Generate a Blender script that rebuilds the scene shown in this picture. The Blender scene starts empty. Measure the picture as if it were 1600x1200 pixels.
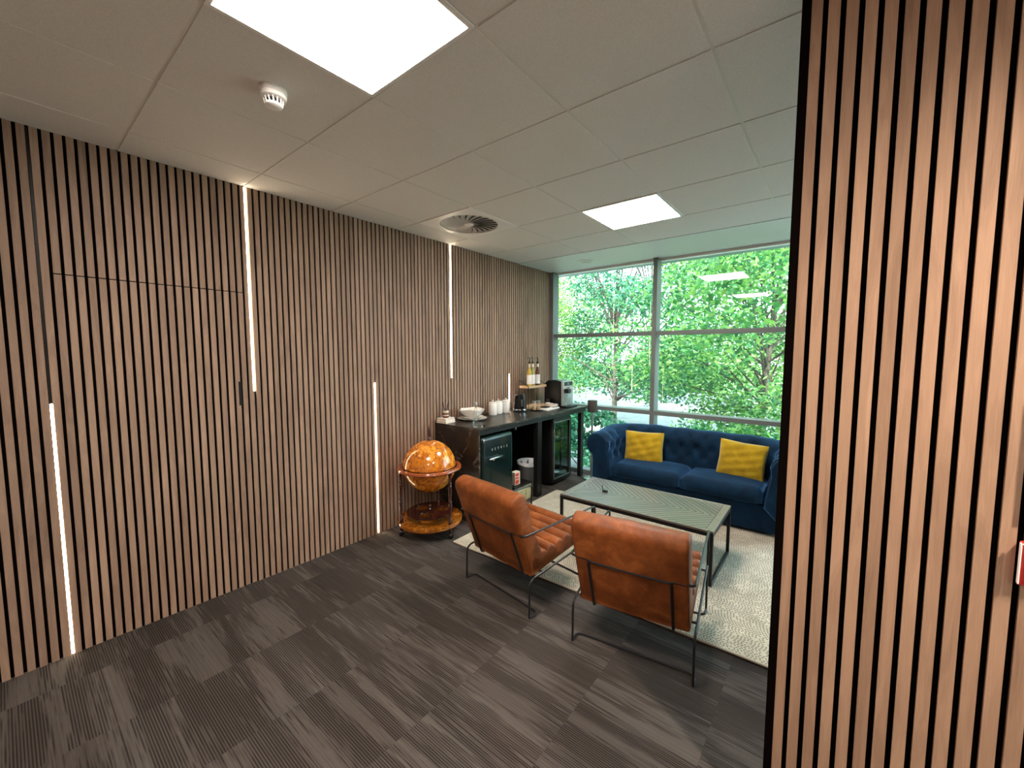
import bpy, bmesh, math, random
import numpy as np
from mathutils import Vector, Matrix
random.seed(7); rng = np.random.default_rng(7)
PI = math.pi
S = bpy.context.scene
C = S.collection

# ------------------------------------------------------------ camera, world, sun, exposure
H = 2.692                       # ceiling height
cam_d = bpy.data.cameras.new('camera'); cam = bpy.data.objects.new('camera', cam_d); C.objects.link(cam)
cam_d.sensor_width = 36; cam_d.lens = 36*633.67/1600; cam_d.clip_start = .05; cam_d.clip_end = 300
cam.location = (3.098, 0, 1.603)
cam.rotation_mode = 'XYZ'
_yaw, _pitch = -0.6701, -0.0776
cam.rotation_euler = (PI/2 + _pitch, 0, -_yaw)
S.camera = cam
S.view_settings.view_transform = 'Standard'
S.view_settings.look = 'None'
S.view_settings.exposure = 1.2
S.view_settings.gamma = 1
S.view_settings.use_curve_mapping = False

W = bpy.data.worlds.new('sky'); S.world = W; W.use_nodes = True
wn, wl = W.node_tree.nodes, W.node_tree.links
for n in list(wn): wn.remove(n)
sky = wn.new('ShaderNodeTexSky'); sky.sky_type = 'NISHITA'; sky.sun_disc = False
sky.sun_elevation = math.radians(48); sky.sun_rotation = math.radians(150); sky.air_density = 1.0; sky.dust_density = 2.5
wmix = wn.new('ShaderNodeMix'); wmix.data_type = 'RGBA'; wmix.blend_type = 'MIX'; wmix.inputs[0].default_value = .75
wmix.inputs[7].default_value = (4.4, 5.6, 6.2, 1)
wbg = wn.new('ShaderNodeBackground'); wbg.inputs[1].default_value = 0.9
wo = wn.new('ShaderNodeOutputWorld')
wl.new(sky.outputs[0], wmix.inputs[6]); wl.new(wmix.outputs[2], wbg.inputs[0]); wl.new(wbg.outputs[0], wo.inputs[0])

sun_d = bpy.data.lights.new('sun', 'SUN'); sun_d.energy = 9; sun_d.angle = math.radians(.6); sun_d.color = (1, .95, .82)
sun = bpy.data.objects.new('sun', sun_d); C.objects.link(sun)
sun.rotation_euler = Vector((-.25, .62, -.75)).to_track_quat('-Z', 'Y').to_euler()   # comes over the building's roof

PANEL = 26.0      # radiance of the ceiling light panels
STRIP = 14.0      # radiance of the wall light strips

# ------------------------------------------------------------ materials
def mat(name, base=(.5, .5, .5), rough=.5, metal=0, spec=.5, emit=None, es=0, coat=0, trans=0, sheen=0, ior=1.45):
    m = bpy.data.materials.new(name); m.use_nodes = True
    b = m.node_tree.nodes['Principled BSDF']
    b.inputs['Base Color'].default_value = (*base, 1); b.inputs['Roughness'].default_value = rough
    b.inputs['Metallic'].default_value = metal; b.inputs['Specular IOR Level'].default_value = spec
    b.inputs['Coat Weight'].default_value = coat; b.inputs['Transmission Weight'].default_value = trans
    b.inputs['Sheen Weight'].default_value = sheen; b.inputs['IOR'].default_value = ior
    if emit: b.inputs['Emission Color'].default_value = (*emit, 1); b.inputs['Emission Strength'].default_value = es
    return m
class G:
    """small node-graph helper"""
    def __init__(s, m):
        s.t = m.node_tree; s.n = s.t.nodes; s.l = s.t.links; s.b = s.n['Principled BSDF']
    def put(s, sock, v):
        if hasattr(v, 'is_linked') or isinstance(v, bpy.types.NodeSocket): s.l.new(v, sock)
        elif v is not None: sock.default_value = v
    def math(s, op, a, b=None, c=None):
        n = s.n.new('ShaderNodeMath'); n.operation = op
        s.put(n.inputs[0], a)
        if b is not None: s.put(n.inputs[1], b)
        if c is not None: s.put(n.inputs[2], c)
        return n.outputs[0]
    def coord(s, kind='Object'):
        n = s.n.new('ShaderNodeTexCoord'); return n.outputs[kind]
    def xyz(s, v):
        n = s.n.new('ShaderNodeSeparateXYZ'); s.l.new(v, n.inputs[0]); return n.outputs
    def comb(s, x=0, y=0, z=0):
        n = s.n.new('ShaderNodeCombineXYZ')
        for i, v in enumerate((x, y, z)): s.put(n.inputs[i], v)
        return n.outputs[0]
    def noise(s, vec, scale=5, detail=3, rough=.5, dist=0, out='Fac'):
        n = s.n.new('ShaderNodeTexNoise'); s.l.new(vec, n.inputs['Vector'])
        n.inputs['Scale'].default_value = scale; n.inputs['Detail'].default_value = detail
        n.inputs['Roughness'].default_value = rough; n.inputs['Distortion'].default_value = dist
        return n.outputs[out]
    def white(s, v, dim='1D'):
        n = s.n.new('ShaderNodeTexWhiteNoise'); n.noise_dimensions = dim
        s.l.new(v, n.inputs['W' if dim == '1D' else 'Vector']); return n.outputs['Value']
    def ramp(s, f, stops, interp='LINEAR'):
        n = s.n.new('ShaderNodeValToRGB'); s.l.new(f, n.inputs[0]); r = n.color_ramp; r.interpolation = interp
        while len(r.elements) < len(stops): r.elements.new(.5)
        for e, (p, c) in zip(r.elements, stops): e.position = p; e.color = (*c, 1) if len(c) == 3 else c
        return n.outputs[0]
    def mix(s, f, a, b, mode='MIX'):
        n = s.n.new('ShaderNodeMix'); n.data_type = 'RGBA'; n.blend_type = mode
        s.put(n.inputs[0], f); s.put(n.inputs[6], a if not isinstance(a, tuple) else (*a, 1)); s.put(n.inputs[7], b if not isinstance(b, tuple) else (*b, 1))
        return n.outputs[2]
    def bump(s, h, strength=.3, dist=.01):
        n = s.n.new('ShaderNodeBump'); n.inputs['Strength'].default_value = strength; n.inputs['Distance'].default_value = dist
        s.l.new(h, n.inputs['Height']); s.l.new(n.outputs[0], s.b.inputs['Normal'])
    def base(s, c): s.l.new(c, s.b.inputs['Base Color'])
    def rough(s, c): s.l.new(c, s.b.inputs['Roughness'])

PITCH = .9284/23
def slat_wood(name, axis, phase, dark, light, rough=.55):
    m = mat(name, rough=rough, spec=.35); g = G(m)
    x = g.xyz(g.coord()); a = x[axis]; z = x[2]
    idx = g.math('FLOOR', g.math('DIVIDE', g.math('SUBTRACT', a, phase), PITCH))
    rnd = g.white(idx)
    zz = g.math('ADD', z, g.math('MULTIPLY', rnd, .35))
    big = g.noise(g.comb(g.math('MULTIPLY', a, 9), 0, g.math('MULTIPLY', zz, 1.1)), 1.6, 3, .55, 1.2)
    ring = g.math('FRACT', g.math('MULTIPLY', big, 9))
    ringd = g.math('ABSOLUTE', g.math('SUBTRACT', ring, .5))
    fine = g.noise(g.comb(g.math('MULTIPLY', a, 330), 0, g.math('MULTIPLY', zz, 9)), 1, 3, .6)
    f = g.math('ADD', g.math('MULTIPLY', g.math('SUBTRACT', big, .13), .80), g.math('ADD', g.math('MULTIPLY', ringd, .12), g.math('MULTIPLY', fine, .33)))
    f = g.math('ADD', f, g.math('MULTIPLY', g.math('SUBTRACT', rnd, .5), .22))
    g.base(g.ramp(f, [(.15, dark), (.55, tuple((d+l)/2 for d, l in zip(dark, light))), (.95, light)]))
    g.bump(fine, .12, .002)
    return m

M = {}
M['slat'] = slat_wood('walnut veneer slats', 1, .148, (.165, .100, .069), (.44, .285, .198))
M['slat_lit'] = slat_wood('walnut veneer slats of the partition, lightened as lit', 0, 3.032, (.20, .118, .076), (.50, .315, .212))  # left wall's walnut, lightened so stronger lamp light sits in the colour
M['felt'] = mat('black felt', (.0035, .0022, .002), 1.0, spec=0)
M['black_gap'] = mat('black lacquered edge', (.008, .008, .008), .6, spec=.3)
m = mat('ceiling tile', (.62, .585, .55), .9, spec=.2); g = G(m)
v = g.coord(); n1 = g.noise(v, 160, 3, .7); g.base(g.ramp(n1, [(.3, (.70, .66, .62)), (.7, (.80, .765, .73))])); g.bump(n1, .25, .003); M['tile'] = m
M['tbar'] = mat('white painted ceiling grid', (.70, .67, .62), .35, spec=.5)
M['plaster'] = mat('painted plasterboard margin', (.68, .68, .66), .45, spec=.5)
M['wallpaint'] = mat('plain wall paint', (.55, .50, .45), .8)
M['white_plastic'] = mat('white plastic', (.82, .79, .76), .4)
M['grey_plastic'] = mat('grey plastic', (.20, .20, .20), .5)
M['dark_plastic'] = mat('black plastic', (.006, .006, .0065), .35, spec=.35)
M['panel_light'] = mat('light panel diffuser', (.9, .9, .9), .5, emit=(1, .90, .81), es=PANEL)
M['strip_light'] = mat('led strip diffuser', (.9, .9, .9), .5, emit=(1, .80, .55), es=STRIP)
M['alu'] = mat('aluminium profile', (.45, .42, .38), .3, metal=1)
M['chrome'] = mat('chrome', (.8, .8, .8), .12, metal=1)
M['frame'] = mat('grey powder coated window frame', (.15, .165, .16), .42, spec=.5)
M['metal_black'] = mat('black powder coated steel', (.006, .0055, .006), .4, spec=.35)
M['tubes'] = mat('gunmetal steel tube', (.022, .021, .023), .34, metal=.5)
M['brass'] = mat('brass', (.55, .36, .14), .3, metal=1)

# carpet: striped tiles, stripes along x, joints every half metre
m = mat('striped grey carpet tile', rough=.95, spec=.15); g = G(m)
x = g.xyz(g.coord())
col = g.math('FLOOR', g.math('DIVIDE', g.math('SUBTRACT', x[0], .257), .5))
rc = g.white(col)
yy = g.math('ADD', x[1], g.math('MULTIPLY', rc, 7.3))
tile = g.math('FLOOR', g.math('DIVIDE', yy, .25)); tr = g.white(g.comb(col, tile, 0), '3D')
band = g.noise(g.comb(g.math('MULTIPLY', col, 3.7), g.math('MULTIPLY', yy, 5.5), 0), 1, 2, .5)
band2 = g.noise(g.comb(g.math('ADD', g.math('MULTIPLY', x[0], .9), g.math('MULTIPLY', rc, 31)), g.math('MULTIPLY', yy, 9), 2), 1, 2, .5)
LP = .0095; li = g.math('FLOOR', g.math('DIVIDE', x[1], LP)); lf = g.math('FRACT', g.math('DIVIDE', x[1], LP))
lmod = g.noise(g.comb(g.math('ADD', g.math('MULTIPLY', x[0], 3.2), g.math('MULTIPLY', rc, 13)), g.math('MULTIPLY', li, 3.71), 0), 1, 2, .6)
on = g.ramp(g.math('ADD', lmod, g.math('MULTIPLY', g.math('SUBTRACT', band2, .5), 1.5)), [(.36, (0, 0, 0)), (.54, (1, 1, 1))])
thin = g.ramp(g.math('ABSOLUTE', g.math('SUBTRACT', lf, .5)), [(.16, (1, 1, 1)), (.34, (0, 0, 0))])
line = g.noise(g.comb(g.math('ADD', g.math('MULTIPLY', x[0], 2.4), g.math('MULTIPLY', rc, 13)), g.math('MULTIPLY', yy, 160), 0), 1, 2, .6)
f = g.math('ADD', g.math('ADD', .20, g.math('MULTIPLY', band, .30)), g.math('MULTIPLY', tr, .05))
f = g.math('ADD', f, g.math('MULTIPLY', g.math('SUBTRACT', line, .5), .30))
f = g.math('SUBTRACT', f, g.math('MULTIPLY', on, .045))
f = g.math('SUBTRACT', f, g.math('MULTIPLY', g.math('MULTIPLY', thin, on), .25))
pile = g.noise(g.coord(), 420, 2, .6); f = g.math('ADD', f, g.math('MULTIPLY', g.math('SUBTRACT', pile, .5), .22))
hue = g.noise(g.coord(), 2.2, 1, .5)
c1 = g.ramp(f, [(.08, (.018, .016, .014)), (.30, (.055, .049, .044)), (.55, (.115, .105, .096))])
c2 = g.ramp(f, [(.08, (.022, .015, .013)), (.30, (.060, .046, .041)), (.55, (.120, .102, .092))])
g.base(g.mix(hue, c1, c2)); g.bump(g.math('ADD', pile, g.math('MULTIPLY', line, .6)), .5, .004); M['carpet'] = m

# rug: rows of cream loops with dark flecks
m = mat('cream woven rug', rough=.95, spec=.1); g = G(m); x = g.xyz(g.coord())
RP = .0125; row = g.math('FLOOR', g.math('DIVIDE', x[1], RP)); fr = g.math('FRACT', g.math('DIVIDE', x[1], RP))
rr_ = g.white(row)
px = g.math('ADD', g.math('DIVIDE', x[0], .017), g.math('MULTIPLY', rr_, 5))
pres = g.white(g.comb(g.math('FLOOR', px), row, 0), '3D')
dash = g.math('LESS_THAN', g.math('FRACT', px), .56)
gate = g.math('LESS_THAN', g.math('ABSOLUTE', g.math('SUBTRACT', fr, .5)), .21)
dd = g.math('MULTIPLY', g.math('MULTIPLY', dash, gate), g.math('GREATER_THAN', pres, .12))
worn = g.noise(g.coord(), 7, 3, .6)
cream = g.ramp(worn, [(.3, (.52, .46, .36)), (.7, (.68, .62, .50))])
g.base(g.mix(dd, cream, (.07, .06, .055))); g.bump(g.math('SUBTRACT', g.math('SINE', g.math('MULTIPLY', fr, PI)), dd), .6, .006); M['rug'] = m
M['rug_edge'] = mat('rug binding', (.50, .44, .34), .9)

def leather(name, a, b, c):
    m = mat(name, rough=.42, spec=.35); g = G(m); v = g.coord()
    n = g.noise(v, 9, 6, .68, .4); fine = g.noise(v, 240, 2, .6); g.base(g.ramp(n, [(.3, a), (.5, b), (.72, c)]))
    g.rough(g.ramp(n, [(.3, (.44,)*3), (.7, (.60,)*3)])); g.bump(g.math('ADD', g.math('MULTIPLY', fine, .4), n), .18, .004); return m
M['leather'] = leather('tan leather', (.105, .025, .0045), (.18, .047, .009), (.30, .092, .020))
m = mat('navy velvet', (.006, .030, .115), .8, spec=.2, sheen=.6); g = G(m)
g.b.inputs['Sheen Tint'].default_value = (.15, .4, .9, 1); g.b.inputs['Sheen Roughness'].default_value = .35
n = g.noise(g.coord(), 7, 4, .6, .5); g.base(g.ramp(n, [(.3, (.0008, .008, .023)), (.7, (.002, .025, .063))])); g.bump(n, .15, .01); M['velvet'] = m
m = mat('mustard velvet', (.62, .40, .02), .8, spec=.2, sheen=.25); g = G(m)
n = g.noise(g.coord(), 9, 3, .55, .8); g.base(g.ramp(n, [(.3, (.34, .21, .005)), (.7, (.50, .33, .012))])); g.bump(n, .35, .02); M['mustard'] = m
# chevron table top
m = mat('chevron wood table top', rough=.34, spec=1, ior=1.75); g = G(m); x = g.xyz(g.coord())
av = g.math('ABSOLUTE', x[1]); s_ = g.math('DIVIDE', g.math('ADD', x[0], g.math('MULTIPLY', av, 1.0)), .052)
pid = g.math('FLOOR', s_); fr = g.math('FRACT', s_)
side = g.math('GREATER_THAN', x[1], 0)
rn = g.white(g.comb(pid, side, 0), '3D')
grain = g.noise(g.comb(g.math('MULTIPLY', g.math('ADD', x[0], av), 60), g.math('MULTIPLY', g.math('SUBTRACT', x[0], av), 4), 0), 1, 3, .6)
cc = g.ramp(g.math('ADD', g.math('MULTIPLY', rn, .6), g.math('MULTIPLY', grain, .4)), [(.15, (.055, .038, .033)), (.85, (.140, .100, .082))])
ln = g.math('LESS_THAN', fr, .09)
g.base(g.mix(ln, cc, (.012, .010, .010))); g.bump(g.math('SUBTRACT', 1, ln), .4, .002); M['chevron'] = m; g.l.new(g.math('SUBTRACT', 1, ln), g.b.inputs['Specular IOR Level'])
m = mat('table border wood', rough=.34, spec=1, ior=1.7); g = G(m)
x = g.xyz(g.coord()); gr = g.noise(g.comb(g.math('MULTIPLY', x[0], 4), g.math('MULTIPLY', x[1], 4), 0), 8, 3, .6)
g.base(g.ramp(gr, [(.3, (.085, .062, .05)), (.7, (.15, .11, .085))])); M['tborder'] = m
# black marble laminate
m = mat('black veined laminate', rough=.32, spec=.5); g = G(m); v = g.coord()
n = g.noise(v, 2.4, 4, .55, 1.1); ve = g.math('ABSOLUTE', g.math('SUBTRACT', n, .52)); cl = g.noise(v, 9, 4, .6)
bc = g.ramp(cl, [(.3, (.009, .007, .006)), (.75, (.026, .020, .017))])
g.base(g.mix(g.ramp(ve, [(0, (.75,)*3), (.004, (.3,)*3), (.009, (0,)*3)]), bc, (.20, .16, .13))); M['marble'] = m
# antique map on the globe
def antique(name, scale, dim=1):
    m = mat(name, rough=.16, spec=.6, coat=.6); g = G(m); v = g.coord()
    n = g.noise(v, scale, 5, .6, .2); fine = g.noise(v, scale*7, 3, .7)
    c = g.ramp(n, [(.28, (.30, .075, .006)), (.42, (.66, .22, .014)), (.50, (.46, .12, .009)), (.56, (.80, .30, .024)), (.66, (.76, .36, .07)), (.76, (.78, .48, .16))])
    edge = g.math('ABSOLUTE', g.math('SUBTRACT', n, .515))
    c = g.mix(g.ramp(edge, [(0, (.85,)*3), (.010, (0,)*3)]), c, (.10, .025, .006))
    c = g.mix(g.ramp(fine, [(.52, (0,)*3), (.64, (.75,)*3)]), c, (.18, .05, .010))
    if dim != 1: c = g.mix(1.0, c, (dim, dim, dim), 'MULTIPLY')
    g.base(c); return m
M['map'] = antique('antique map varnish', 7); M['map2'] = antique('antique map print', 13, .55)
m = mat('mahogany stain', rough=.22, coat=.4); g = G(m); n = g.noise(g.coord(), 14, 3, .6)
g.base(g.ramp(n, [(.3, (.022, .005, .004)), (.7, (.055, .012, .007))])); M['mahogany'] = m
m = mat('red brown lacquered wood', rough=.2, coat=.5); g = G(m); n = g.noise(g.coord(), 20, 3, .6)
g.base(g.ramp(n, [(.3, (.20, .042, .014)), (.7, (.36, .09, .030))])); M['redwood'] = m
M['fridge'] = mat('dark green enamel', (.003, .010, .009), .25, spec=.4, coat=.2)
M['white_ceramic'] = mat('white ceramic', (.78, .74, .69), .2)
M['grey_ceramic'] = mat('pale grey rim', (.45, .43, .40), .3)
M['amber'] = mat('amber glass', (.12, .035, .01), .12, spec=.6)
M['cream'] = mat('cream paper', (.68, .58, .46), .7)
M['cream2'] = mat('beige cloth', (.52, .44, .38), .9)
M['palewood'] = mat('pale wood', (.55, .36, .20), .45)
M['reed'] = mat('dark reed', (.03, .018, .014), .8)
M['syrup'] = mat('golden syrup', (.55, .38, .06), .15, spec=.6)
M['syrup2'] = mat('dark red syrup', (.10, .03, .012), .12, spec=.6)
M['syrup3'] = mat('pale green syrup', (.32, .30, .10), .15, spec=.6)
M['label'] = mat('white label', (.75, .72, .68), .6)
M['steel'] = mat('brushed steel', (.42, .44, .43), .3, metal=.85)
M['silver'] = mat('silver plastic', (.34, .37, .36), .35, spec=.5)
M['bag'] = mat('white bin liner', (.62, .62, .62), .45)
M['bin'] = mat('grey bin plastic', (.10, .10, .10), .4)
M['red'] = mat('red print', (.62, .045, .025), .4)
M['callred'] = mat('signal red plastic', (.75, .03, .025), .35)
M['speaker'] = mat('taupe speaker cloth', (.07, .063, .054), .9)
m = mat('floral box paper', rough=.7); g = G(m); n = g.noise(g.coord(), 26, 3, .6, .6)
g.base(g.ramp(n, [(.35, (.10, .13, .025)), (.48, (.40, .38, .16)), (.6, (.62, .56, .38)), (.7, (.30, .28, .06))])); M['floral'] = m

def glass_mat(name, tint=(.94, 1, .98), ior=1.5, rough=0.0):
    m = bpy.data.materials.new(name); m.use_nodes = True; t = m.node_tree; n = t.nodes; l = t.links
    for q in list(n): n.remove(q)
    o = n.new('ShaderNodeOutputMaterial'); mx = n.new('ShaderNodeMixShader'); tr = n.new('ShaderNodeBsdfTransparent'); gl = n.new('ShaderNodeBsdfGlossy')
    tr.inputs[0].default_value = (*tint, 1); gl.inputs['Roughness'].default_value = rough; gl.inputs['Color'].default_value = (1, 1, 1, 1)
    ge = n.new('ShaderNodeNewGeometry'); fr = n.new('ShaderNodeFresnel'); mr = n.new('ShaderNodeMapRange')
    mr.inputs['To Min'].default_value = ior; mr.inputs['To Max'].default_value = 1/ior
    l.new(ge.outputs['Backfacing'], mr.inputs['Value']); l.new(mr.outputs[0], fr.inputs['IOR'])
    l.new(fr.outputs[0], mx.inputs[0]); l.new(tr.outputs[0], mx.inputs[1]); l.new(gl.outputs[0], mx.inputs[2]); l.new(mx.outputs[0], o.inputs[0])
    return m
M['glass'] = glass_mat('window glass', (.91, .975, .975))
M['clear'] = glass_mat('clear glass', (.90, .93, .92), 1.9)
M['smoked'] = glass_mat('tinted fridge glass', (.55, .70, .68), 1.6)

def leaf_mat(name, a, b, c, tr):
    m = bpy.data.materials.new(name); m.use_nodes = True; g = G(m)
    g.b.inputs['Roughness'].default_value = .5; g.b.inputs['Specular IOR Level'].default_value = .3
    info = g.n.new('ShaderNodeAttribute'); info.attribute_name = 'tone'
    cc = g.ramp(info.outputs['Fac'], [(0, a), (.5, b), (1, c)]); g.base(cc)
    tl = g.n.new('ShaderNodeBsdfTranslucent'); mc = g.mix(1.0, cc, tr, 'MULTIPLY'); g.l.new(mc, tl.inputs[0])
    mx = g.n.new('ShaderNodeMixShader'); mx.inputs[0].default_value = .42
    out = g.n['Material Output']; g.l.new(g.b.outputs[0], mx.inputs[1]); g.l.new(tl.outputs[0], mx.inputs[2]); g.l.new(mx.outputs[0], out.inputs[0])
    return m
M['leafA'] = leaf_mat('fresh green leaves', (.018, .10, .045), (.075, .24, .08), (.30, .47, .16), (1.3, 1.3, .6))
M['leafB'] = leaf_mat('yellow green leaves', (.035, .13, .04), (.17, .34, .09), (.48, .60, .20), (1.3, 1.3, .7))
M['leafC'] = leaf_mat('blue green leaves', (.010, .07, .045), (.04, .17, .095), (.14, .33, .17), (1.2, 1.2, .8))
m = mat('tree bark', rough=.9); g = G(m); n = g.noise(g.coord(), 12, 4, .6); g.base(g.ramp(n, [(.3, (.035, .028, .02)), (.7, (.10, .08, .06))])); M['bark'] = m
m = mat('pale paving', rough=.85); g = G(m); n = g.noise(g.coord(), 3, 4, .6); g.base(g.ramp(n, [(.3, (.22, .22, .225)), (.7, (.30, .30, .30))])); M['paving'] = m
m = mat('lawn', rough=.9); g = G(m); n = g.noise(g.coord(), 14, 4, .7); g.base(g.ramp(n, [(.3, (.05, .13, .03)), (.7, (.14, .27, .05))])); M['lawn'] = m

# ------------------------------------------------------------ mesh helpers
def obj(name, bm, m, parent=None, smooth=False, kind=None, autosmooth=None):
    me = bpy.data.meshes.new(name); bmesh.ops.recalc_face_normals(bm, faces=bm.faces[:]); bm.to_mesh(me); bm.free()
    o = bpy.data.objects.new(name, me); C.objects.link(o)
    for mm in (m if isinstance(m, (list, tuple)) else [m]): me.materials.append(mm)
    if smooth:
        for p in me.polygons: p.use_smooth = True
        try: me.set_sharp_from_angle(angle=math.radians(autosmooth or 40))
        except Exception: pass
    if parent: o.parent = parent
    if kind: o['kind'] = kind
    return o
def thing(name, label, cat, loc=(0, 0, 0), rz=0, group=None):
    o = bpy.data.objects.new(name, None); C.objects.link(o); o.empty_display_size = .1
    o.location = loc; o.rotation_euler = (0, 0, rz); o['label'] = label; o['category'] = cat
    if group: o['group'] = group
    return o
def tag(o, label, cat, group=None, kind=None):
    if label: o['label'] = label
    if cat: o['category'] = cat
    if group: o['group'] = group
    if kind: o['kind'] = kind
    return o
def copy_tree(o, parent=None):
    c = o.copy(); C.objects.link(c)
    if parent: c.parent = parent
    for ch in list(o.children): copy_tree(ch, c)
    return c
def B(): return bmesh.new()
def box(bm, x0, x1, y0, y1, z0, z1, bev=0, seg=2, mi=0):
    vs = [bm.verts.new((x, y, z)) for z in (z0, z1) for y in (y0, y1) for x in (x0, x1)]
    fs = [bm.faces.new([vs[i] for i in f]) for f in ((0, 2, 3, 1), (4, 5, 7, 6), (0, 1, 5, 4), (2, 6, 7, 3), (0, 4, 6, 2), (1, 3, 7, 5))]
    if bev:
        es = list({e for f in fs for e in f.edges})
        r = bmesh.ops.bevel(bm, geom=es, offset=bev, segments=seg, profile=.5, affect='EDGES'); fs = r['faces'] + [f for f in fs if f.is_valid]
    for f in fs:
        if f.is_valid: f.material_index = mi
    return vs
def bx(*a, **k): bm = B(); box(bm, *a, **k); return bm
def fillet(pts, r, n=5):
    P = [Vector(p) for p in pts]; out = [P[0]]
    for i in range(1, len(P)-1):
        a, b, c = P[i-1], P[i], P[i+1]; d1 = (a-b); d2 = (c-b)
        t = min(r, d1.length*.45, d2.length*.45); p, q = b+d1.normalized()*t, b+d2.normalized()*t
        for k in range(n+1):
            s = k/n; out.append(p*(1-s)**2 + b*2*s*(1-s) + q*s*s)
    return out + [P[-1]]
def tube(bm, pts, r, seg=8, closed=False, cap=True):
    P = [Vector(p) for p in pts]; n = len(P); rings = []
    T = []
    for i in range(n):
        a = P[(i-1) % n] if closed or i > 0 else P[0]; b = P[(i+1) % n] if closed or i < n-1 else P[-1]
        T.append((b-a).normalized())
    up = Vector((0, 0, 1)) if abs(T[0].z) < .9 else Vector((1, 0, 0)); N = (up - T[0]*up.dot(T[0])).normalized()
    for i in range(n):
        N = (N - T[i]*N.dot(T[i])).normalized(); Bn = T[i].cross(N)
        rr = r[i] if isinstance(r, (list, tuple)) else r
        rings.append([bm.verts.new(P[i] + N*rr*math.cos(2*PI*k/seg) + Bn*rr*math.sin(2*PI*k/seg)) for k in range(seg)])
    m_ = n if closed else n-1
    for i in range(m_):
        A, D = rings[i], rings[(i+1) % n]
        for k in range(seg): bm.faces.new([A[k], A[(k+1) % seg], D[(k+1) % seg], D[k]])
    if cap and not closed: bm.faces.new(rings[0][::-1]); bm.faces.new(rings[-1])
def lathe(bm, prof, seg=24, c=(0, 0, 0), mi=0, ang=2*PI):
    rings = []
    for r, z in prof:
        if r < 1e-5: rings.append([bm.verts.new((c[0], c[1], c[2]+z))])
        else: rings.append([bm.verts.new((c[0]+r*math.cos(2*PI*k/seg), c[1]+r*math.sin(2*PI*k/seg), c[2]+z)) for k in range(seg)])
    for A, D in zip(rings, rings[1:]):
        for k in range(seg):
            k2 = (k+1) % seg
            if len(A) == 1 and len(D) == 1: continue
            if len(A) == 1: f = bm.faces.new([A[0], D[k], D[k2]])
            elif len(D) == 1: f = bm.faces.new([A[k], A[k2], D[0]])
            else: f = bm.faces.new([A[k], A[k2], D[k2], D[k]])
            f.material_index = mi
def lt(prof, seg=24, c=(0, 0, 0)): bm = B(); lathe(bm, prof, seg, c); return bm
def rotz(bm, a):
    bmesh.ops.rotate(bm, verts=bm.verts[:], cent=(0, 0, 0), matrix=Matrix.Rotation(a, 3, 'Z')); return bm
def text_mesh(name, body, size, m, parent, mw, extrude=.002):
    cu = bpy.data.curves.new('tmp', 'FONT'); cu.body = body; cu.size = size; cu.extrude = extrude; cu.align_x = 'CENTER'; cu.space_character = 1.7
    to = bpy.data.objects.new('tmp', cu); C.objects.link(to)
    dg = bpy.context.evaluated_depsgraph_get(); me = bpy.data.meshes.new_from_object(to.evaluated_get(dg))
    bpy.data.objects.remove(to); me.materials.clear(); me.materials.append(m); me.transform(mw)
    o = bpy.data.objects.new(name, me); C.objects.link(o); o.parent = parent; return o

# ------------------------------------------------------------ the setting
YW = 4.86        # glass plane
Y0, X1 = -2.6, 5.6
bm = bx(-.1, X1+.1, Y0-.1, YW+.02, -.08, 0); obj('floor', bm, M['carpet'], kind='structure')
# ceiling: slab, tile field, plasterboard margin
gx, gy = .302, .460
bm = bx(-.1, X1+.1, Y0-.1, YW+.25, H+.012, H+.3)
obj('ceiling', bm, M['tbar'], kind='structure')
bm = B()
for i in range(-1, 10): box(bm, gx+.6*i-.012, gx+.6*i+.012, Y0, gy+.6*5.952-.004, H+.003, H+.0118)
for j in range(-5, 6):
    for i in range(-1, 9): box(bm, max(0, gx+.6*i+.0125), min(X1, gx+.6*(i+1)-.0125), gy+.6*j-.012, gy+.6*j+.012, H+.003, H+.0118)
obj('trim_5', bm, M['tbar'], kind='structure')['label'] = 'white bars of the ceiling grid'
bm = B(); lights = {(2, 4), (2, 0), (6, -4)}; vent = (0, 3); GAP = .006
EY = gy+.6*5.952
for i in range(-1, 9):
    for j in range(-6, 6):
        if (i, j) in lights or (i, j) == vent: continue
        x0, x1 = gx+.6*i+GAP, gx+.6*(i+1)-GAP; y0, y1 = gy+.6*j+GAP, gy+.6*(j+1)-GAP
        x0 = max(x0, 0); x1 = min(x1, X1); y0 = max(y0, Y0); y1 = min(y1, EY-.004)
        if x1-x0 > .02 and y1-y0 > .02: box(bm, x0, x1, y0, y1, H, H+.0029)
obj('trim_1', bm, M['tile'], kind='structure')['label'] = 'pale ceiling tiles in their grid'
bm = bx(0, X1, EY, YW-.02, H-.004, H+.012); obj('trim_2', bm, M['plaster'], kind='structure')['label'] = 'smooth plasterboard margin along the window'

def slats(bm, a0, a1, z0, z1, plane, axis, gaps0, depth=.012, sgn=1, skip=()):
    """slats between gap centres; plane = front; axis = coordinate index along the wall"""
    k0 = math.floor((a0-gaps0)/PITCH)-1; k1 = math.ceil((a1-gaps0)/PITCH)+1; hg = .0066
    for k in range(k0, k1):
        s0, s1 = gaps0+k*PITCH+hg, gaps0+(k+1)*PITCH-hg
        s0, s1 = max(s0, a0), min(s1, a1)
        if s1-s0 < .004: continue
        if axis == 1: box(bm, plane-depth, plane, s0, s1, z0, z1)
        else: box(bm, s0, s1, plane, plane+depth, z0, z1)
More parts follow.
